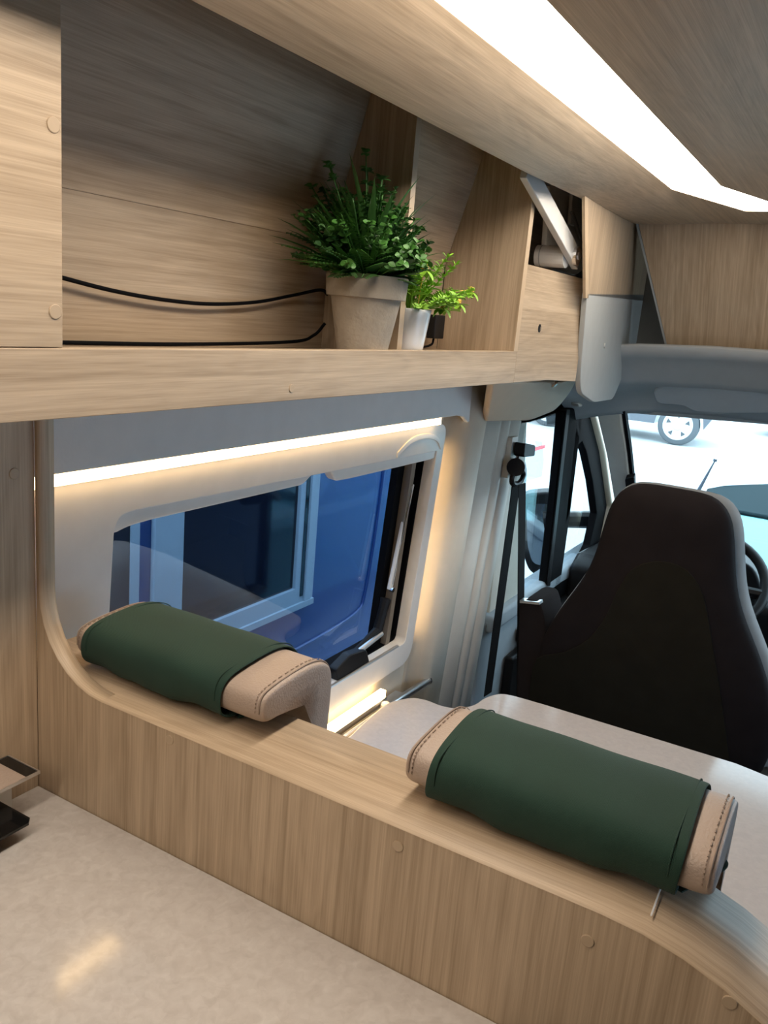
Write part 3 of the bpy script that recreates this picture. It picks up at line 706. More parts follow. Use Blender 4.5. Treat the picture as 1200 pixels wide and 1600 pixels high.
# ================================================================== TABLE
ZT = 0.672
tb = thing('dinette_table', (-0.35, 1.45, 0.0), 'pale speckled dinette table with a wavy outer corner behind the half wall', 'table')
T_ = lambda px, py: hz(px, py, ZT)
edge = smooth_path([T_(548, 1148), T_(580, 1118), T_(605, 1099), T_(640, 1090), T_(665, 1093), T_(690, 1102), T_(715, 1106), T_(740, 1101), T_(758, 1090), T_(778, 1084), T_(800, 1086), T_(850, 1100)], 5)
tail = [T_(1020, 1152), T_(1150, 1192), Vector((-0.02, 1.742, ZT)), Vector((0.04, 1.725, ZT)), Vector((0.075, 1.68, ZT)), Vector((0.08, 1.60, ZT)), Vector((0.08, 0.95, ZT)), Vector((0.03, 0.90, ZT)), Vector((-0.70, 0.90, ZT)), Vector((-0.785, 0.95, ZT))]
put('table_top', prism([Vector((p.x, p.y, ZT-0.025)) for p in edge+tail], (0, 0, 0.025)), 'table', tb, bevel=0.003)
put('table_leg', tube([(-0.05, 1.35, 0.0), (-0.05, 1.35, ZT-0.025)], 0.025, 20), 'alu', tb)
put('foot_plate', lathe((-0.05, 1.35, 0), [(0.09, 0), (0.09, 0.008), (0.03, 0.02)], 32), 'alu', tb)
rl = thing('table_rail', (-0.80, 1.3, ZT), 'brushed metal wall rail at the end of the dinette table', 'rail')
ra, rb = hx(600, 1108, -0.812), hx(668, 1064, -0.812)
put('rail_bar', tube([Vector((-0.812, 0.95, ra.z)), ra, rb], 0.009, 14), 'alu', rl, smooth=True)
put('rail_end', tube([rb, rb+Vector((0, 0.006, 0))], 0.0105, 14), 'chrome', rl)
put('rail_knob', lathe(ra+Vector((0.006, -0.005, 0.004)), [(0.010, 0), (0.012, 0.004), (0.012, 0.012), (0.008, 0.016)], 16), 'white', rl)
put('rail_mount', B((-0.845, 1.57, ra.z-0.02), (-0.815, 1.65, ra.z-0.006)), 'alu', rl)

# ================================================================== HEADRESTS
def headrest(x0, x1, cov0, cov1, label, cover_label, hang):
    xm = (x0+x1)/2
    t = thing('headrest', (xm, 0.64, ZP), label, 'headrest', 'headrests on the half wall')
    # section in (y, z): pad that rests over the wall and hooks down behind it
    sec_o = [(0.588, 1.1035), (0.578, 1.110), (0.575, 1.126), (0.576, 1.146), (0.584, 1.157), (0.606, 1.163), (0.640, 1.167), (0.668, 1.168), (0.692, 1.163), (0.710, 1.150), (0.719, 1.130), (0.721, 1.100), (0.719, 1.060), (0.717, 1.030),
             (0.703, 1.018), (0.690, 1.024), (0.6845, 1.045), (0.684, 1.075), (0.678, 1.094), (0.664, 1.1025), (0.640, 1.1035), (0.610, 1.1032)]
    SQ = lambda y, z: (0.606+(y-0.575)*0.88, 1.1085+(z-1.1035)*0.64 if z > 1.1035 else z+0.005*max(0, min(1, (z-1.06)/0.04)))
    sec_o = [SQ(*q) for q in sec_o]
    cy, cz_ = 0.676, 1.118
    bm = bmesh.new(); rings = []
    stations = [(0.0, 0.70), (0.0015, 0.86), (0.005, 0.955), (0.011, 0.993), (0.018, 1.0)]
    L = x1-x0
    xs = [(x0+a, s) for a, s in stations]+[(x0+L*0.35, 1.0), (x0+L*0.65, 1.0)]+[(x1-a, s) for a, s in stations[::-1]]
    def pt(y, z, s):   # shrink the section towards its own middle line
        my = min(max(y, 0.626), 0.719); mz = 1.128 if y < 0.717 else min(max(z, 1.035), 1.128)
        if z < 1.10 and y > 0.70: my = 0.7195
        return my+(y-my)*s, mz+(z-mz)*s
    for x, s in xs: rings.append([bm.verts.new((x,)+pt(y, z, s)) for y, z in sec_o])
    n = len(sec_o)
    for a, b_ in zip(rings, rings[1:]):
        for k in range(n): bm.faces.new((a[k], a[(k+1) % n], b_[(k+1) % n], b_[k]))
    bm.faces.new(rings[0][::-1]); bm.faces.new(rings[-1])
    pad = put('pad', bm, 'leather', t, smooth=True)
    ss = pad.modifiers.new('sub', 'SUBSURF'); ss.levels = 1; ss.render_levels = 2
    # seams with stitches near both ends
    for xe, sg in ((x0+0.0095, 1), (x1-0.0095, -1)):
        bm = bmesh.new()
        ss_ = sec_o[2:12]; pth = smooth_path([(xe,)+pt(y, z, 1.0) for y, z in ss_], 6)
        for i in range(0, len(pth)-1):
            if i % 2 == 0:
                d = Vector((0, pth[i].y-cy, pth[i].z-1.10)).normalized()*0.0002
                tube([pth[i]+d, pth[i+1]+d], 0.0006, 5, bm)
        sp = put('stitching', bm, 'thread', pad)
        bm = bmesh.new(); xs2 = xe-sg*0.004
        tube([Vector((xs2, p.y, p.z))+Vector((0, p.y-cy, p.z-1.10)).normalized()*-0.0008 for p in pth], 0.0009, 6, bm)
        put('seam', bm, 'thread', pad)
    # cloth cover: open band over front, top and back, hanging over the front edge
    cs = [(0.612, 1.098), (0.588, 1.0965), (0.5735, 1.104), (0.5705, 1.126), (0.5715, 1.1475), (0.581, 1.1615), (0.604, 1.168), (0.640, 1.1715), (0.668, 1.1725), (0.694, 1.167), (0.714, 1.153), (0.7235, 1.131), (0.7255, 1.100), (0.7235, 1.060), (0.7215, 1.030)]
    cs = [SQ(*q) for q in cs]
    bm = bmesh.new(); rings = []; NX = 44
    rnd = random.Random(int(xm*1000))
    ph = [rnd.uniform(0, 6) for _ in range(6)]
    for i in range(NX+1):
        u = i/NX; x = cov0+(cov1-cov0)*u; row = []
        for k, (y, z) in enumerate(cs):
            dy = dz = 0.0
            if k <= 3:                      # lower front edge waves and sags
                wv_ = math.sin(u*9+ph[0])*0.5+math.sin(u*17+ph[1])*0.3+math.sin(u*31+ph[2])*0.15
                kk = (3-k)/3
                dz = (wv_*0.004-hang*0.010*math.sin(u*math.pi))*kk*(0.4 if k == 0 else 1); dy = wv_*0.0035*(0.4+kk)-0.002*kk
            else:
                dz = 0.0007*math.sin(u*13+ph[3]+k*0.8); dy = 0.0006*math.sin(u*11+ph[4]+k)
            e = min(u, 1-u)*NX
            row.append(bm.verts.new((x+0.0012*math.sin(k*0.9+ph[5]), y+dy, z+dz)))
        rings.append(row)
    for a, b_ in zip(rings, rings[1:]):
        for k in range(len(cs)-1): bm.faces.new((a[k], a[k+1], b_[k+1], b_[k]))
    cv = put('cover', bm, 'green', t, smooth=True)
    cv['label'] = cover_label
    so = cv.modifiers.new('solid', 'SOLIDIFY'); so.thickness = 0.0022; so.offset = 1
    ss = cv.modifiers.new('sub', 'SUBSURF'); ss.levels = 1; ss.render_levels = 2
    # hems along both ends
    for xe in (cov0+0.0085, cov1-0.0085):
        bm = bmesh.new(); u = (xe-cov0)/(cov1-cov0); i = min(NX-1, int(u*NX))
        pth = smooth_path([(xe, y-(0.0016 if k < 6 else -0.0016 if k > 9 else 0), z+(0.0017 if 4 < k < 11 else 0)) for k, (y, z) in enumerate(cs) if 3 <= k <= 13], 5)
        tube(pth, 0.0007, 5, bm); put('hem', bm, 'green', cv)
    # strap and metal bracket under the pad
    put('strap', ribbon(smooth_path([(cov1-0.004, 0.630, 1.0965), (cov1+0.010, 0.655, 1.0985), (cov1+0.022, 0.682, 1.1005), (cov1+0.014, 0.700, 1.098)]), (1, -0.4, 0), 0.012, (0, 0, 1), 0.0015), 'green', cv)
    put('bracket', B((xm-0.06, 0.635, ZP+0.0018), (xm+0.06, 0.668, 1.106)), 'black', t)
    put('base_pad', B((x0+0.03, 0.632, ZP+0.0025), (x1-0.05, 0.700, 1.103)), 'black', t, bevel=0.003)
    put('bracket_pin', tube([(cov1+0.002, 0.640, 1.0985), (cov1+0.007, 0.634, 1.0985)], 0.0022, 8), 'chrome', t)
    return t
headrest(-0.726, -0.454, -0.708, -0.503, 'headrest half covered by green cloth, near the window', 'dark green cloth cover leaving the right end bare', 0.3)
headrest(-0.296, -0.029, -0.270, -0.054, 'headrest under green cloth in front of the table, nearer the camera', 'dark green cloth cover with hemmed ends', 0.35)
# plastic tag pin on the nearer cover
a, b_ = hz(1031, 1392, 1.094), hz(1017, 1432, 1.094)
tag(put('tag_pin', tube([Vector((a.x, a.y, 1.0955)), Vector((b_.x, b_.y, 1.0948))], 0.0007, 6), 'white'), 'thin clear plastic tag pin under the nearer headrest', 'tag')

# ================================================================== SEAT AND BELT
st = thing('driver_seat', (-0.37, 2.2, 0.0), 'driver seat back in a black fabric cover with integral head restraint', 'seat')
SXC = -0.365
wz = [(0.38, .33), (0.50, .335), (0.60, .330), (0.68, .308), (0.76, .272), (0.81, .245), (0.88, .208), (0.94, .188), (1.0, .176), (1.06, .166), (1.10, .156), (1.13, .140), (1.150, .118), (1.162, .088)]
def ybk(z): return 2.04+(1.15-z)*0.20
def loft(bm, y_off, depth, grow, zadd=0.0, pw=3.2, seg=36):
    rings = []
    for z, hw in wz:
        ring = []; hw = hw+grow
        dd = depth*(1.0 if z < 1.12 else 0.85 if z < 1.14 else 0.65 if z < 1.155 else 0.42)
        for k in range(seg):
            a = 2*math.pi*k/seg; c, s = math.cos(a), math.sin(a)
            x = SXC+hw*math.copysign(abs(c)**(2/pw), c); y = ybk(z)+y_off+dd*math.copysign(abs(s)**(2/pw), s)
            ring.append(bm.verts.new((x, y, z+zadd)))
        rings.append(ring)
    for a, b2 in zip(rings, rings[1:]):
        for k in range(seg): bm.faces.new((a[k], a[(k+1) % seg], b2[(k+1) % seg], b2[k]))
    bm.faces.new(rings[0][::-1]); bm.faces.new(rings[-1])
    return bm
o = put('backrest_cover', loft(bmesh.new(), 0.05, 0.055, -0.012), 'seat', st, smooth=True, subsurf=1)
o = put('front_cushion', loft(bmesh.new(), 0.125, 0.07, 0.002, -0.008), 'seat_grey', st, smooth=True, subsurf=1)
# arched centre panel on the back
bm = bmesh.new()
pan = [(1140, 1190), (1128, 1100), (1112, 1000), (1098, 930), (1075, 893), (1045, 879), (1012, 879), (985, 892), (965, 922), (945, 965), (918, 1000), (880, 1020), (838, 1030), (828, 1075), (826, 1120)]
row_n = 14
def bkpt(px, py, d):
    n = Vector((0, 1, 0.20)).normalized(); p = hit(px, py, (0, 2.04-0.005-d, 1.15), n); return p
pp = smooth_path([bkpt(px, py, 0.0015) for px, py in pan], 3)
put('back_panel', prism(pp, (0, 0.006, 0.001)), 'seat2', st, bevel=0.002)
put('seat_base', B((-0.62, 2.20, 0.10), (-0.11, 2.62, 0.42)), 'seat', st, bevel=0.05, seg=4)
put('pedestal', B((-0.58, 2.22, 0.0), (-0.15, 2.58, 0.11)), 'black', st)
arm_c = hy(832, 985, 2.17)
ar = put('arm_rest', prism(rounded([hy(806, 1110, 2.17), hy(810, 945, 2.17), hy(822, 936, 2.17), hy(843, 940, 2.17), hy(850, 965, 2.17), hy(860, 1110, 2.17)], [0, .02, .015, .015, .02, 0]), (0, 0.16, 0.0)), 'seat', st, bevel=0.01, seg=3)
put('trim_cap', prism([hy(812, 938, 2.165), hy(842, 941, 2.165), hy(843, 945, 2.165), hy(812, 942, 2.165)], (0, 0.03, 0)), 'alu', ar)

sb = thing('seat_belt', (-0.78, 2.12, 0.40), 'black seat belt hanging from a ring on the door pillar', 'seat belt')
BX = -0.782
b0, b1 = hx(807, 752, BX), hx(762, 1085, -0.82)
put('webbing', ribbon([b0, b0.lerp(b1, 0.5), b1], (0.1, 1, 0), 0.046, (1, 0, 0), 0.002), 'webbing', sb)
b2, b3 = hx(816, 756, -0.755), hx(812, 1090, -0.755)
put('webbing', ribbon([b2, b2.lerp(b3, 0.5), b3], (0.1, 1, 0), 0.040, (1, 0, 0), 0.002), 'webbing', sb)
rc = hx(808, 742, -0.772)
bm = bmesh.new(); pth = [rc+Vector((0.002, math.cos(R(a))*0.042, math.sin(R(a))*0.020-0.006)) for a in range(0, 361, 15)]
put('ring', tube(pth, 0.007, 8, bm, caps=False), 'black', sb)
put('ring_mount', tube([hx(804, 730, -0.80), hx(806, 730, -0.765)], 0.024, 18), 'black', sb)
put('anchor', prism(rounded([hx(804, 690, -0.785), hx(821, 693, -0.785), hx(820, 710, -0.785), hx(802, 712, -0.785)], 0.008), (0.03, 0, 0)), 'black', sb, bevel=0.003)
put('anchor_link', tube([hx(810, 708, -0.775), hx(808, 728, -0.775)], 0.006, 8), 'chrome', sb)
put('height_slider', B((-0.83, rc.y-0.02, rc.z-0.01), (-0.79, rc.y+0.02, rc.z+0.10)), 'beige', sb)

# ================================================================== PLANTS
def leaf_mesh(bm, base, d, length, width, up, fold=0.25, curl=0.2):
    d = d.normalized(); s = d.cross(up)
    if s.length < 1e-4: s = d.cross(Vector((1, 0.3, 0.2)))
    s.normalize(); n = s.cross(d)
    prof = [(0, 0.05), (0.3, 0.8), (0.6, 1.0), (0.85, 0.6), (1.0, 0.0)]
    L, Cn, Rr = [], [], []
    for t, w_ in prof:
        c = base+d*length*t-n*curl*length*t*t
        Cn.append(bm.verts.new(c))
        if w_ > 0:
            L.append(bm.verts.new(c-s*width*w_/2+n*fold*width*w_)); Rr.append(bm.verts.new(c+s*width*w_/2+n*fold*width*w_))
    for i in range(len(L)-1):
        bm.faces.new((Cn[i], Cn[i+1], L[i+1], L[i])); bm.faces.new((Cn[i+1], Cn[i], Rr[i], Rr[i+1]))
    bm.faces.new((Cn[-2], Cn[-1], L[-1])); bm.faces.new((Cn[-1], Cn[-2], Rr[-1]))
def bend(base, d, length, sag, n=7):
    return [base+d*length*(k/n)+Vector((0, 0, -sag*length*(k/n)**2)) for k in range(n+1)]
def fern(base, d, length, rnd):
    bm = bmesh.new(); p = bend(base, d, length, 0.12+rnd.random()*0.15, 14); tube(p, [0.0011]*len(p), 4, bm)
    up = Vector((0, 0, 1))
    for i in range(3, 15):
        t = (p[min(i+1, 14)]-p[i-1]).normalized(); s = t.cross(up).normalized(); k = 1-abs(i-6)/11
        for sg in (-1, 1): leaf_mesh(bm, p[i], s*sg+t*0.5+up*0.15, 0.020*k+0.004, 0.0065, up)
    return bm
def blade(base, d, length, rnd):
    bm = bmesh.new()
    for q in range(3):
        dd = (d+Vector((rnd.uniform(-.25, .25), rnd.uniform(-.25, .25), rnd.uniform(-.1, .2)))).normalized()
        leaf_mesh(bm, base, dd, length*rnd.uniform(0.8, 1.1), 0.009, Vector((0, 0, 1)), 0.2, 0.25)
    return bm
def clover(base, d, length, rnd, big=1.0):
    bm = bmesh.new(); p = bend(base, d, length, 0.12, 8); tube(p, [0.0010]*len(p), 4, bm)
    for i in (5, 6, 7, 8):
        for q in range(4 if i < 8 else 7):
            a = rnd.uniform(0, 6.28)
            o_ = Vector((math.cos(a), math.sin(a), rnd.uniform(-0.2, 0.7)))
            leaf_mesh(bm, p[i], o_, 0.0105*big*rnd.uniform(0.8, 1.2), 0.0085*big, d, 0.15, 0.1)
    return bm
rp = random.Random(11)
SH = 1.4545
pc = Vector((-0.645, 1.05, SH+0.0008))
pt1 = thing('potted_plant', pc, 'bushy dark green plant in a weathered clay pot on the locker shelf', 'plant')
pot = put('clay_pot', lathe(pc, [(0.030, 0), (0.0355, 0.0015), (0.0365, 0.004), (0.0500, 0.078), (0.0505, 0.0795), (0.0565, 0.0800), (0.0572, 0.083), (0.0590, 0.1085), (0.0580, 0.1105), (0.0545, 0.1105), (0.0530, 0.108), (0.0520, 0.098)], 56), 'pot', pt1, smooth=True)
mod = pot.modifiers.new('es', 'EDGE_SPLIT'); mod.split_angle = R(40)
put('soil', lathe(pc+Vector((0, 0, 0.097)), [(0.051, 0), (0.051, 0.004), (0.02, 0.008)], 32), 'soil', pt1)
camdir = Vector((0.52, -0.85, 0)).normalized()
for i in range(230):
    a = rp.uniform(0, 6.283); el = R(rp.choice((rp.uniform(10, 45), rp.uniform(35, 88), rp.uniform(35, 88))))
    d = Vector((math.cos(a)*math.cos(el), math.sin(a)*math.cos(el), math.sin(el)))
    if d.x < -0.55: d.x *= 0.5; d.normalize()
    if d.y > 0.45: d.y *= 0.45; d.normalize()
    base = pc+Vector((d.x*0.026, d.y*0.026, 0.104)); ln = rp.uniform(0.06, 0.095)*(1.0+0.85*math.sin(el)**1.5)*(1-0.42*max(0, d.dot(rgt)))
    kind = rp.random()
    if kind < 0.5: put('fern_frond', fern(base, d, ln*0.95, rp), 'leaf_dark' if rp.random() < 0.65 else 'leaf_mid', pt1, smooth=True)
    elif kind < 0.68: put('grass_blade', blade(base, d, ln*1.0, rp), 'leaf_dark' if rp.random() < 0.5 else 'leaf_mid', pt1, smooth=True)
    else: put('leafy_sprig', clover(base, d, ln*rp.uniform(0.95, 1.12), rp), 'leaf_mid' if rp.random() < 0.6 else 'leaf_dark', pt1, smooth=True)
pc2 = Vector((-0.642, 1.178, SH+0.0008))
pt2 = thing('potted_plant', pc2, 'small lime green plant with yellow flowers in a white pot', 'plant')
put('white_pot', lathe(pc2, [(0.022, 0), (0.0245, 0.002), (0.0265, 0.012), (0.0335, 0.066), (0.0345, 0.070), (0.0335, 0.0715), (0.0315, 0.070), (0.030, 0.062)], 40), 'white_pot', pt2, smooth=True)
put('soil', lathe(pc2+Vector((0, 0, 0.060)), [(0.030, 0), (0.030, 0.003), (0.01, 0.006)], 24), 'soil', pt2)
def spiky(base, d, length, rnd):
    bm = bmesh.new(); p = bend(base, d, length, 0.15, 10); tube(p, [0.0010]*len(p), 4, bm)
    for i in range(5, 11):
        for q in range(9):
            a = rnd.uniform(0, 6.28); o_ = Vector((math.cos(a), math.sin(a), rnd.uniform(-.3, .6)))+d*0.6
            leaf_mesh(bm, p[i], o_, rnd.uniform(.009, .014), 0.0032, d, 0.2, 0.1)
    return bm
def broad(base, d, length, rnd):
    bm = bmesh.new(); p = bend(base, d, length, 0.3, 8); tube(p, [0.0011]*len(p), 4, bm)
    for i in (4, 6, 8):
        for q in range(3):
            a = rnd.uniform(0, 6.28); o_ = Vector((math.cos(a), math.sin(a), rnd.uniform(-.1, .5)))+d*0.4
            leaf_mesh(bm, p[i], o_, rnd.uniform(.018, .026), 0.011, Vector((0, 0, 1)), 0.2, 0.25)
    return bm
for i in range(60):
    a = rp.uniform(0, 6.283); el = R(rp.uniform(5, 85)); d = Vector((math.cos(a)*math.cos(el), math.sin(a)*math.cos(el), math.sin(el)))
    if d.y < -0.1: d.y *= 0.3; d.normalize()
    if d.x < -0.5: d.x *= 0.6; d.normalize()
    base = pc2+Vector((d.x*0.012, d.y*0.012, 0.066)); ln = rp.uniform(0.045, 0.082)*(1+0.45*math.sin(el))
    if rp.random() < 0.72: put('spiky_sprig', spiky(base, d, ln, rp), 'leaf_lime', pt2, smooth=True)
    else: put('broad_sprig', broad(base, d, ln, rp), 'leaf_lime', pt2, smooth=True)
for px, py, x in ((664, 418, -0.60), (716, 471, -0.63), (736, 453, -0.63), (692, 478, -0.615)):
    c = hx(px, py, x); bm = bmesh.new()
    for q in range(22):
        v = Vector((rp.gauss(0, 1), rp.gauss(0, 1), rp.gauss(0, 1))).normalized()
        tube([c, c+v*0.0058], [0.0012, 0.0018], 5, bm)
    root = pc2+Vector((0.01, 0.005, 0.068)); tube(smooth_path([root, root.lerp(c, 0.5)+Vector((0, 0, 0.01)), c]), 0.0009, 4, bm)
    put('flower', bm, 'flower', pt2)
    bm = bmesh.new()
    for q in range(6):
        a = q*1.05; leaf_mesh(bm, c-Vector((0, 0, 0.003)), Vector((math.cos(a)*0.5, math.sin(a), -0.35)), 0.022, 0.011, Vector((0, 0, 1)), 0.2, 0.2)
    put('flower_leaves', bm, 'leaf_lime', pt2, smooth=True)

# cables and connector boxes on the shelf
XC = -0.752
c1 = smooth_path([hx(60, 424, XC), hx(101, 435, XC), hx(180, 455, XC), hx(260, 469, XC), hx(330, 475, XC), hx(400, 472, XC), hx(460, 461, XC), hx(500, 453, -0.735), hx(512, 460, -0.722)])
tag(put('cable', tube(c1, 0.0024, 8), 'rubber', smooth=True), 'black cable sagging across the upper back of the locker', 'cable')
c2 = smooth_path([Vector((XC, 0.40, SH+0.0032)), Vector((XC, 0.60, SH+0.0032)), Vector((XC, 0.80, SH+0.0032)), hx(455, 534, -0.745), hx(490, 524, -0.735), hx(508, 505, -0.722)])
tag(put('cable', tube(c2, 0.0024, 8), 'rubber', smooth=True), 'black cable lying along the locker shelf floor', 'cable')
bx1 = put('connector_box', B((-0.728, YD-0.020, SH+0.028), (-0.700, YD-0.0005, SH+0.088)), 'black', bevel=0.002)
tag(bx1, 'black connector box on the divider behind the clay pot', 'connector')
a = hx(694, 482, -0.735); b_ = hx(712, 517, -0.735)
bx2 = put('connector_box', B((-0.745, 1.44, SH+0.022), (-0.728, 1.482, SH+0.066)), 'black', bevel=0.002)
tag(bx2, 'black connector box on the locker back right of the white pot', 'connector')
c3 = smooth_path([Vector((-0.738, 1.46, SH+0.022)), Vector((-0.735, 1.445, SH+0.010)), Vector((-0.740, 1.40, SH+0.004)), Vector((-0.745, 1.30, SH+0.0035)), Vector((-0.745, 1.16, SH+0.0035))])
tag(put('cable', tube(c3, 0.0022, 8), 'rubber', smooth=True), 'short black cable leaving the box beside the white pot', 'cable')

# ================================================================== OUTSIDE
struct(put('ground', B((-60, -30, -0.60), (60, 90, -0.55)), 'ground'), 'pale concrete yard outside')
GZ = -0.55
# blue van parked alongside
NX_ = -1.80
bv = thing('blue_van', (-2.6, 1.8, GZ), 'blue van parked close alongside, seen through the camper window', 'van')
put('body', B((NX_-1.8, -2.4, GZ+0.35), (NX_, 4.3, 1.75)), 'blue', bv, bevel=0.06, seg=4)
nf = put('window_frame', ring_prism([(NX_, 1.79, 0.350), (NX_, 2.665, 0.350), (NX_, 2.665, 1.30), (NX_, 1.79, 1.30)], [(NX_, 1.915, 0.440), (NX_, 2.54, 0.440), (NX_, 2.54, 1.22), (NX_, 1.915, 1.22)], (0.02, 0, 0)), 'bluealu', bv, bevel=0.003)
put('frame_bead', B((NX_+0.018, 2.60, 0.36), (NX_+0.028, 2.64, 1.28)), 'bluealu', nf)
put('frame_groove', B((NX_+0.018, 2.572, 0.40), (NX_+0.0215, 2.594, 1.28)), 'darkglass', nf)
put('frame_lip', B((NX_+0.018, 1.80, 0.352), (NX_+0.030, 2.66, 0.376)), 'bluealu', nf)
put('pane', B((NX_+0.001, 1.90, 0.40), (NX_+0.006, 2.56, 1.23)), 'darkglass', nf)
put('side_pillar', B((NX_, 1.70, 0.1), (NX_+0.012, 1.735, 1.3)), 'bluealu', bv)
put('side_panel', B((NX_, 0.6, 0.1), (NX_+0.008, 1.70, 1.3)), 'darkglass', bv)
put('moulding', tube(smooth_path([(NX_+0.002, 3.22, 1.2), (NX_+0.002, 3.17, 0.6), (NX_+0.002, 3.12, 0.28), (NX_+0.002, 3.06, 0.20), (NX_+0.002, 2.8, 0.17), (NX_+0.002, 2.4, 0.16)]), 0.008, 8), 'blue', bv, smooth=True)
def wheel(c, r, axis, parent, seg=36, wd=0.22):
    ty = put('tyre', lathe(c, [(r*0.66, -wd/2), (r*0.92, -wd/2), (r, -wd*0.35), (r, wd*0.35), (r*0.92, wd/2), (r*0.66, wd/2)], seg, axis), 'tyre', parent, smooth=True)
    return ty
for y in (-1.4, 3.3):
    w_ = wheel(Vector((NX_-0.16, y, GZ+0.34)), 0.34, 'x', bv)
    put('hub', lathe((NX_-0.16, y, GZ+0.34), [(0.22, -0.1), (0.22, 0.10), (0.05, 0.115)], 24, 'x'), 'rim', w_)
# dark off-road car with an alloy wheel, broadside ahead
wcen = hy(1060, 664, 17.0); wr_ = 0.39
sv = thing('parked_car', (wcen.x-1.2, 18.0, GZ), 'dark off-road car with a five-spoke alloy wheel, far ahead', 'car')
wcen.z = GZ+wr_
bx = wcen.x
body = [(bx+0.62, GZ+0.62), (bx+0.66, GZ+1.0), (bx+0.55, GZ+1.05), (bx+0.45, GZ+1.75), (bx-1.6, GZ+1.80), (bx-2.3, GZ+1.15), (bx-3.3, GZ+1.02), (bx-3.45, GZ+0.5), (bx-3.2, GZ+0.35), (bx-3.05, GZ+0.35)]
for k in range(9): a = R(180-22.5*k); body.append((bx-2.65+0.45*math.cos(a), GZ+0.36+0.5*math.sin(a)))
for k in range(9): a = R(180-22.5*k); body.append((bx+0.47*math.cos(a), GZ+0.36+0.52*math.sin(a)))
put('body', prism([(x, 17.0, z) for x, z in body], (0, 1.8, 0)), 'suv', sv, bevel=0.04)
put('tail_lamp', B((bx+0.50, 16.97, GZ+0.62), (bx+0.67, 17.1, GZ+0.80)), 'redlamp', sv)
put('side_window', prism([(bx+0.3, 16.99, GZ+1.12), (bx+0.25, 16.99, GZ+1.62), (bx-1.5, 16.99, GZ+1.65), (bx-2.0, 16.99, GZ+1.15)], (0, 0.02, 0)), 'darkglass', sv)
for wx_ in (bx, bx-2.65):
    c = Vector((wx_, 17.05, GZ+wr_)); ty = wheel(c, wr_, 'y', sv)
    put('rim_barrel', lathe(c, [(0.26, -0.02), (0.26, 0.09), (0.05, 0.09)], 28, 'y'), 'suv', ty)
    put('rim_ring', ring_prism([c+Vector((0.285*math.cos(2*math.pi*k/40), -0.12, 0.285*math.sin(2*math.pi*k/40))) for k in range(40)], [c+Vector((0.225*math.cos(2*math.pi*k/40), -0.12, 0.225*math.sin(2*math.pi*k/40))) for k in range(40)], (0, 0.06, 0)), 'rim', ty)
    put('rim_hub', lathe(c, [(0.10, 0.0), (0.105, -0.12), (0.08, -0.135)], 24, 'y'), 'rim', ty)
    for k in range(5):
        a = R(90+36+72*k); d = Vector((math.cos(a), 0, math.sin(a))); s = Vector((-math.sin(a), 0, math.cos(a)))
        put('spoke', prism([c+d*0.05-s*0.07+Vector((0, -0.115, 0)), c+d*0.24-s*0.095+Vector((0, -0.125, 0)), c+d*0.24+s*0.095+Vector((0, -0.125, 0)), c+d*0.05+s*0.07+Vector((0, -0.115, 0))], (0, 0.04, 0)), 'rim', ty)
# teal car nose-on ahead on the right
tc_ = thing('parked_car', (0.25, 6.0, GZ), 'pale teal car parked nose-on close ahead behind the seat', 'car')
rfp = [hz(1132, 799, 0.60), hz(1100, 778, 0.615), hz(1104, 768, 0.62), hz(1130, 763, 0.63), hz(1205, 760, 0.63)]
rfp = rfp+[Vector((0.85, rfp[-1].y, 0.63)), Vector((0.95, rfp[0].y+0.1, 0.60)), Vector((0.88, rfp[0].y, 0.60))]
put('dark_roof', prism(rfp, (0, 0, 0.02)), 'dark_matt', tc_, bevel=0.008)
yf = rfp[0].y
put('windscreen', prism([rfp[0]+Vector((0, 0, -0.001)), Vector((0.88, yf, 0.599)), Vector((1.0, yf-0.55, 0.32)), Vector((-0.70, yf-0.55, 0.32))], (0, 0.02, -0.03)), 'teal', tc_, bevel=0.006)  # teal colour stands in for pale sky reflected in the glass
put('cabin', prism([(-0.60, yf+0.02, 0.56), (-0.60, yf+0.9, 0.60), (-0.60, yf+1.9, 0.25), (-0.60, yf-0.5, 0.25)], (1.5, 0, 0)), 'teal', tc_, bevel=0.04, seg=3)
put('lower_body', B((-0.74, yf-1.2, -0.36), (1.05, yf+2.6, 0.27)), 'teal', tc_, bevel=0.08, seg=3)
a = hy(1092, 765, 5.3); b_ = hy(1117, 720, 5.3)
put('antenna', tube([Vector((a.x-0.05, a.y, 0.25)), a, b_], [0.012, 0.012, 0.004], 8), 'suv', tc_)
put('antenna_tip', tube([b_-Vector((0, 0, 0.004)), b_+Vector((0.002, 0, 0.012))], 0.012, 10), 'suv', tc_)
for x_, y_ in ((-0.62, yf-0.6), (0.95, yf-0.6), (-0.62, yf+1.9), (0.95, yf+1.9)): wheel(Vector((x_, y_, GZ+0.32)), 0.32, 'x', tc_)
# our own door mirror outside the driver's window
dm = thing('door_mirror', (-1.08, 3.15, 0.55), 'black door mirror outside the driver window', 'mirror')
MX = lambda px, py: hx(px, py, -1.06)
mp_ = rounded([MX(818, 772), MX(862, 768), MX(866, 840), MX(850, 895), MX(828, 890), MX(818, 850)], 0.05)
mp_ = [hit(*q, Vector((-1.06, 3.15, 0.7)), Vector((0.35, -0.94, 0))) for q in ((814, 772), (868, 768), (870, 850), (860, 902), (828, 898), (815, 860))]
mp_ = rounded(mp_, 0.04)
put('housing', prism(mp_, Vector((-0.03, 0.10, 0))), 'black', dm, bevel=0.012, seg=3)
mg = rounded([hit(*q, Vector((-1.06, 3.148, 0.7)), Vector((0.35, -0.94, 0))) for q in ((823, 788), (859, 786), (859, 850), (850, 884), (832, 880), (824, 850))], 0.03)
put('mirror_glass', prism(mg, Vector((0.001, -0.004, 0))), 'mirror_glass', dm)
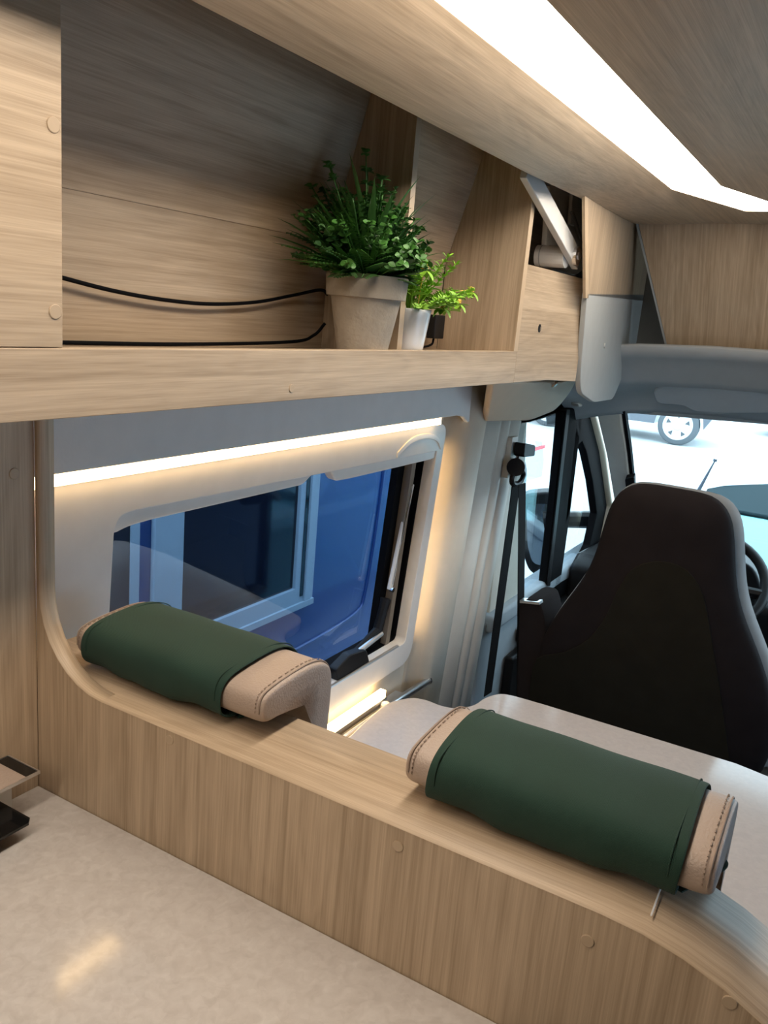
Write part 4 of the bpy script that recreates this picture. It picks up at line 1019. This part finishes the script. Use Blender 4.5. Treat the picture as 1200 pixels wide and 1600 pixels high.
put('mirror_arm', tube([hx(850, 815, -1.02), hx(880, 812, -0.95), hx(925, 812, -0.885)], [0.035, 0.032, 0.036], 10), 'black', dm)
# parked grey car seen through the door window
gc = thing('parked_car', (-4.0, 9.2, GZ), 'grey car with sloping bonnet seen through the driver window', 'car')
ys_, zs_ = 7.2, 0.62
gprof = [(ys_-1.9, GZ+0.3), (ys_-1.9, 0.35), (ys_-1.2, 0.75), (ys_+0.4, 0.78), (ys_+1.25, 0.33), (ys_+2.2, 0.18), (ys_+2.35, -0.05), (ys_+2.35, GZ+0.3)]
gbm = prism([(-3.2, y, z) for y, z in gprof], (-1.7, 0, 0))
put('body', gbm, 'canopy', gc)
put('side_window', prism([(-3.199, ys_-1.1, 0.36), (-3.199, ys_-0.9, 0.68), (-3.199, ys_+0.3, 0.70), (-3.199, ys_+1.0, 0.34)], (0.006, 0, 0)), 'darkglass', gc)
put('stripe', B((-3.2, ys_-1.8, 0.10), (-3.19, ys_+2.3, 0.14)), 'redlamp', gc)
for y_ in (ys_-1.2, ys_+1.5): wheel(Vector((-3.3, y_, GZ+0.32)), 0.32, 'x', gc)
# another car far ahead at the right edge of the windscreen
e = hy(1181, 662, 21.0)
fc = thing('parked_car', (e.x+1.9, 21.9, GZ), 'grey car at the far right of the windscreen view, beyond the yard', 'car')
ex = e.x
put('body', prism([(ex, 21, GZ+0.35), (ex, 21, GZ+0.75), (ex+0.9, 21, GZ+0.92), (ex+1.5, 21, GZ+1.42), (ex+3.0, 21, GZ+1.42), (ex+3.9, 21, GZ+0.9), (ex+3.95, 21, GZ+0.35)], (0, 1.7, 0)), 'suv', fc)
put('side_window', prism([(ex+1.1, 20.99, GZ+0.95), (ex+1.6, 20.99, GZ+1.34), (ex+2.9, 20.99, GZ+1.34), (ex+3.4, 20.99, GZ+0.95)], (0, 0.02, 0)), 'darkglass', fc)
for wx_ in (ex+0.8, ex+3.2):
    ty = wheel(Vector((wx_, 21.08, GZ+0.32)), 0.32, 'y', fc)
    put('hub', lathe((wx_, 21.08, GZ+0.32), [(0.2, -0.125), (0.21, -0.1), (0.21, 0.1)], 20, 'y'), 'rim', ty)
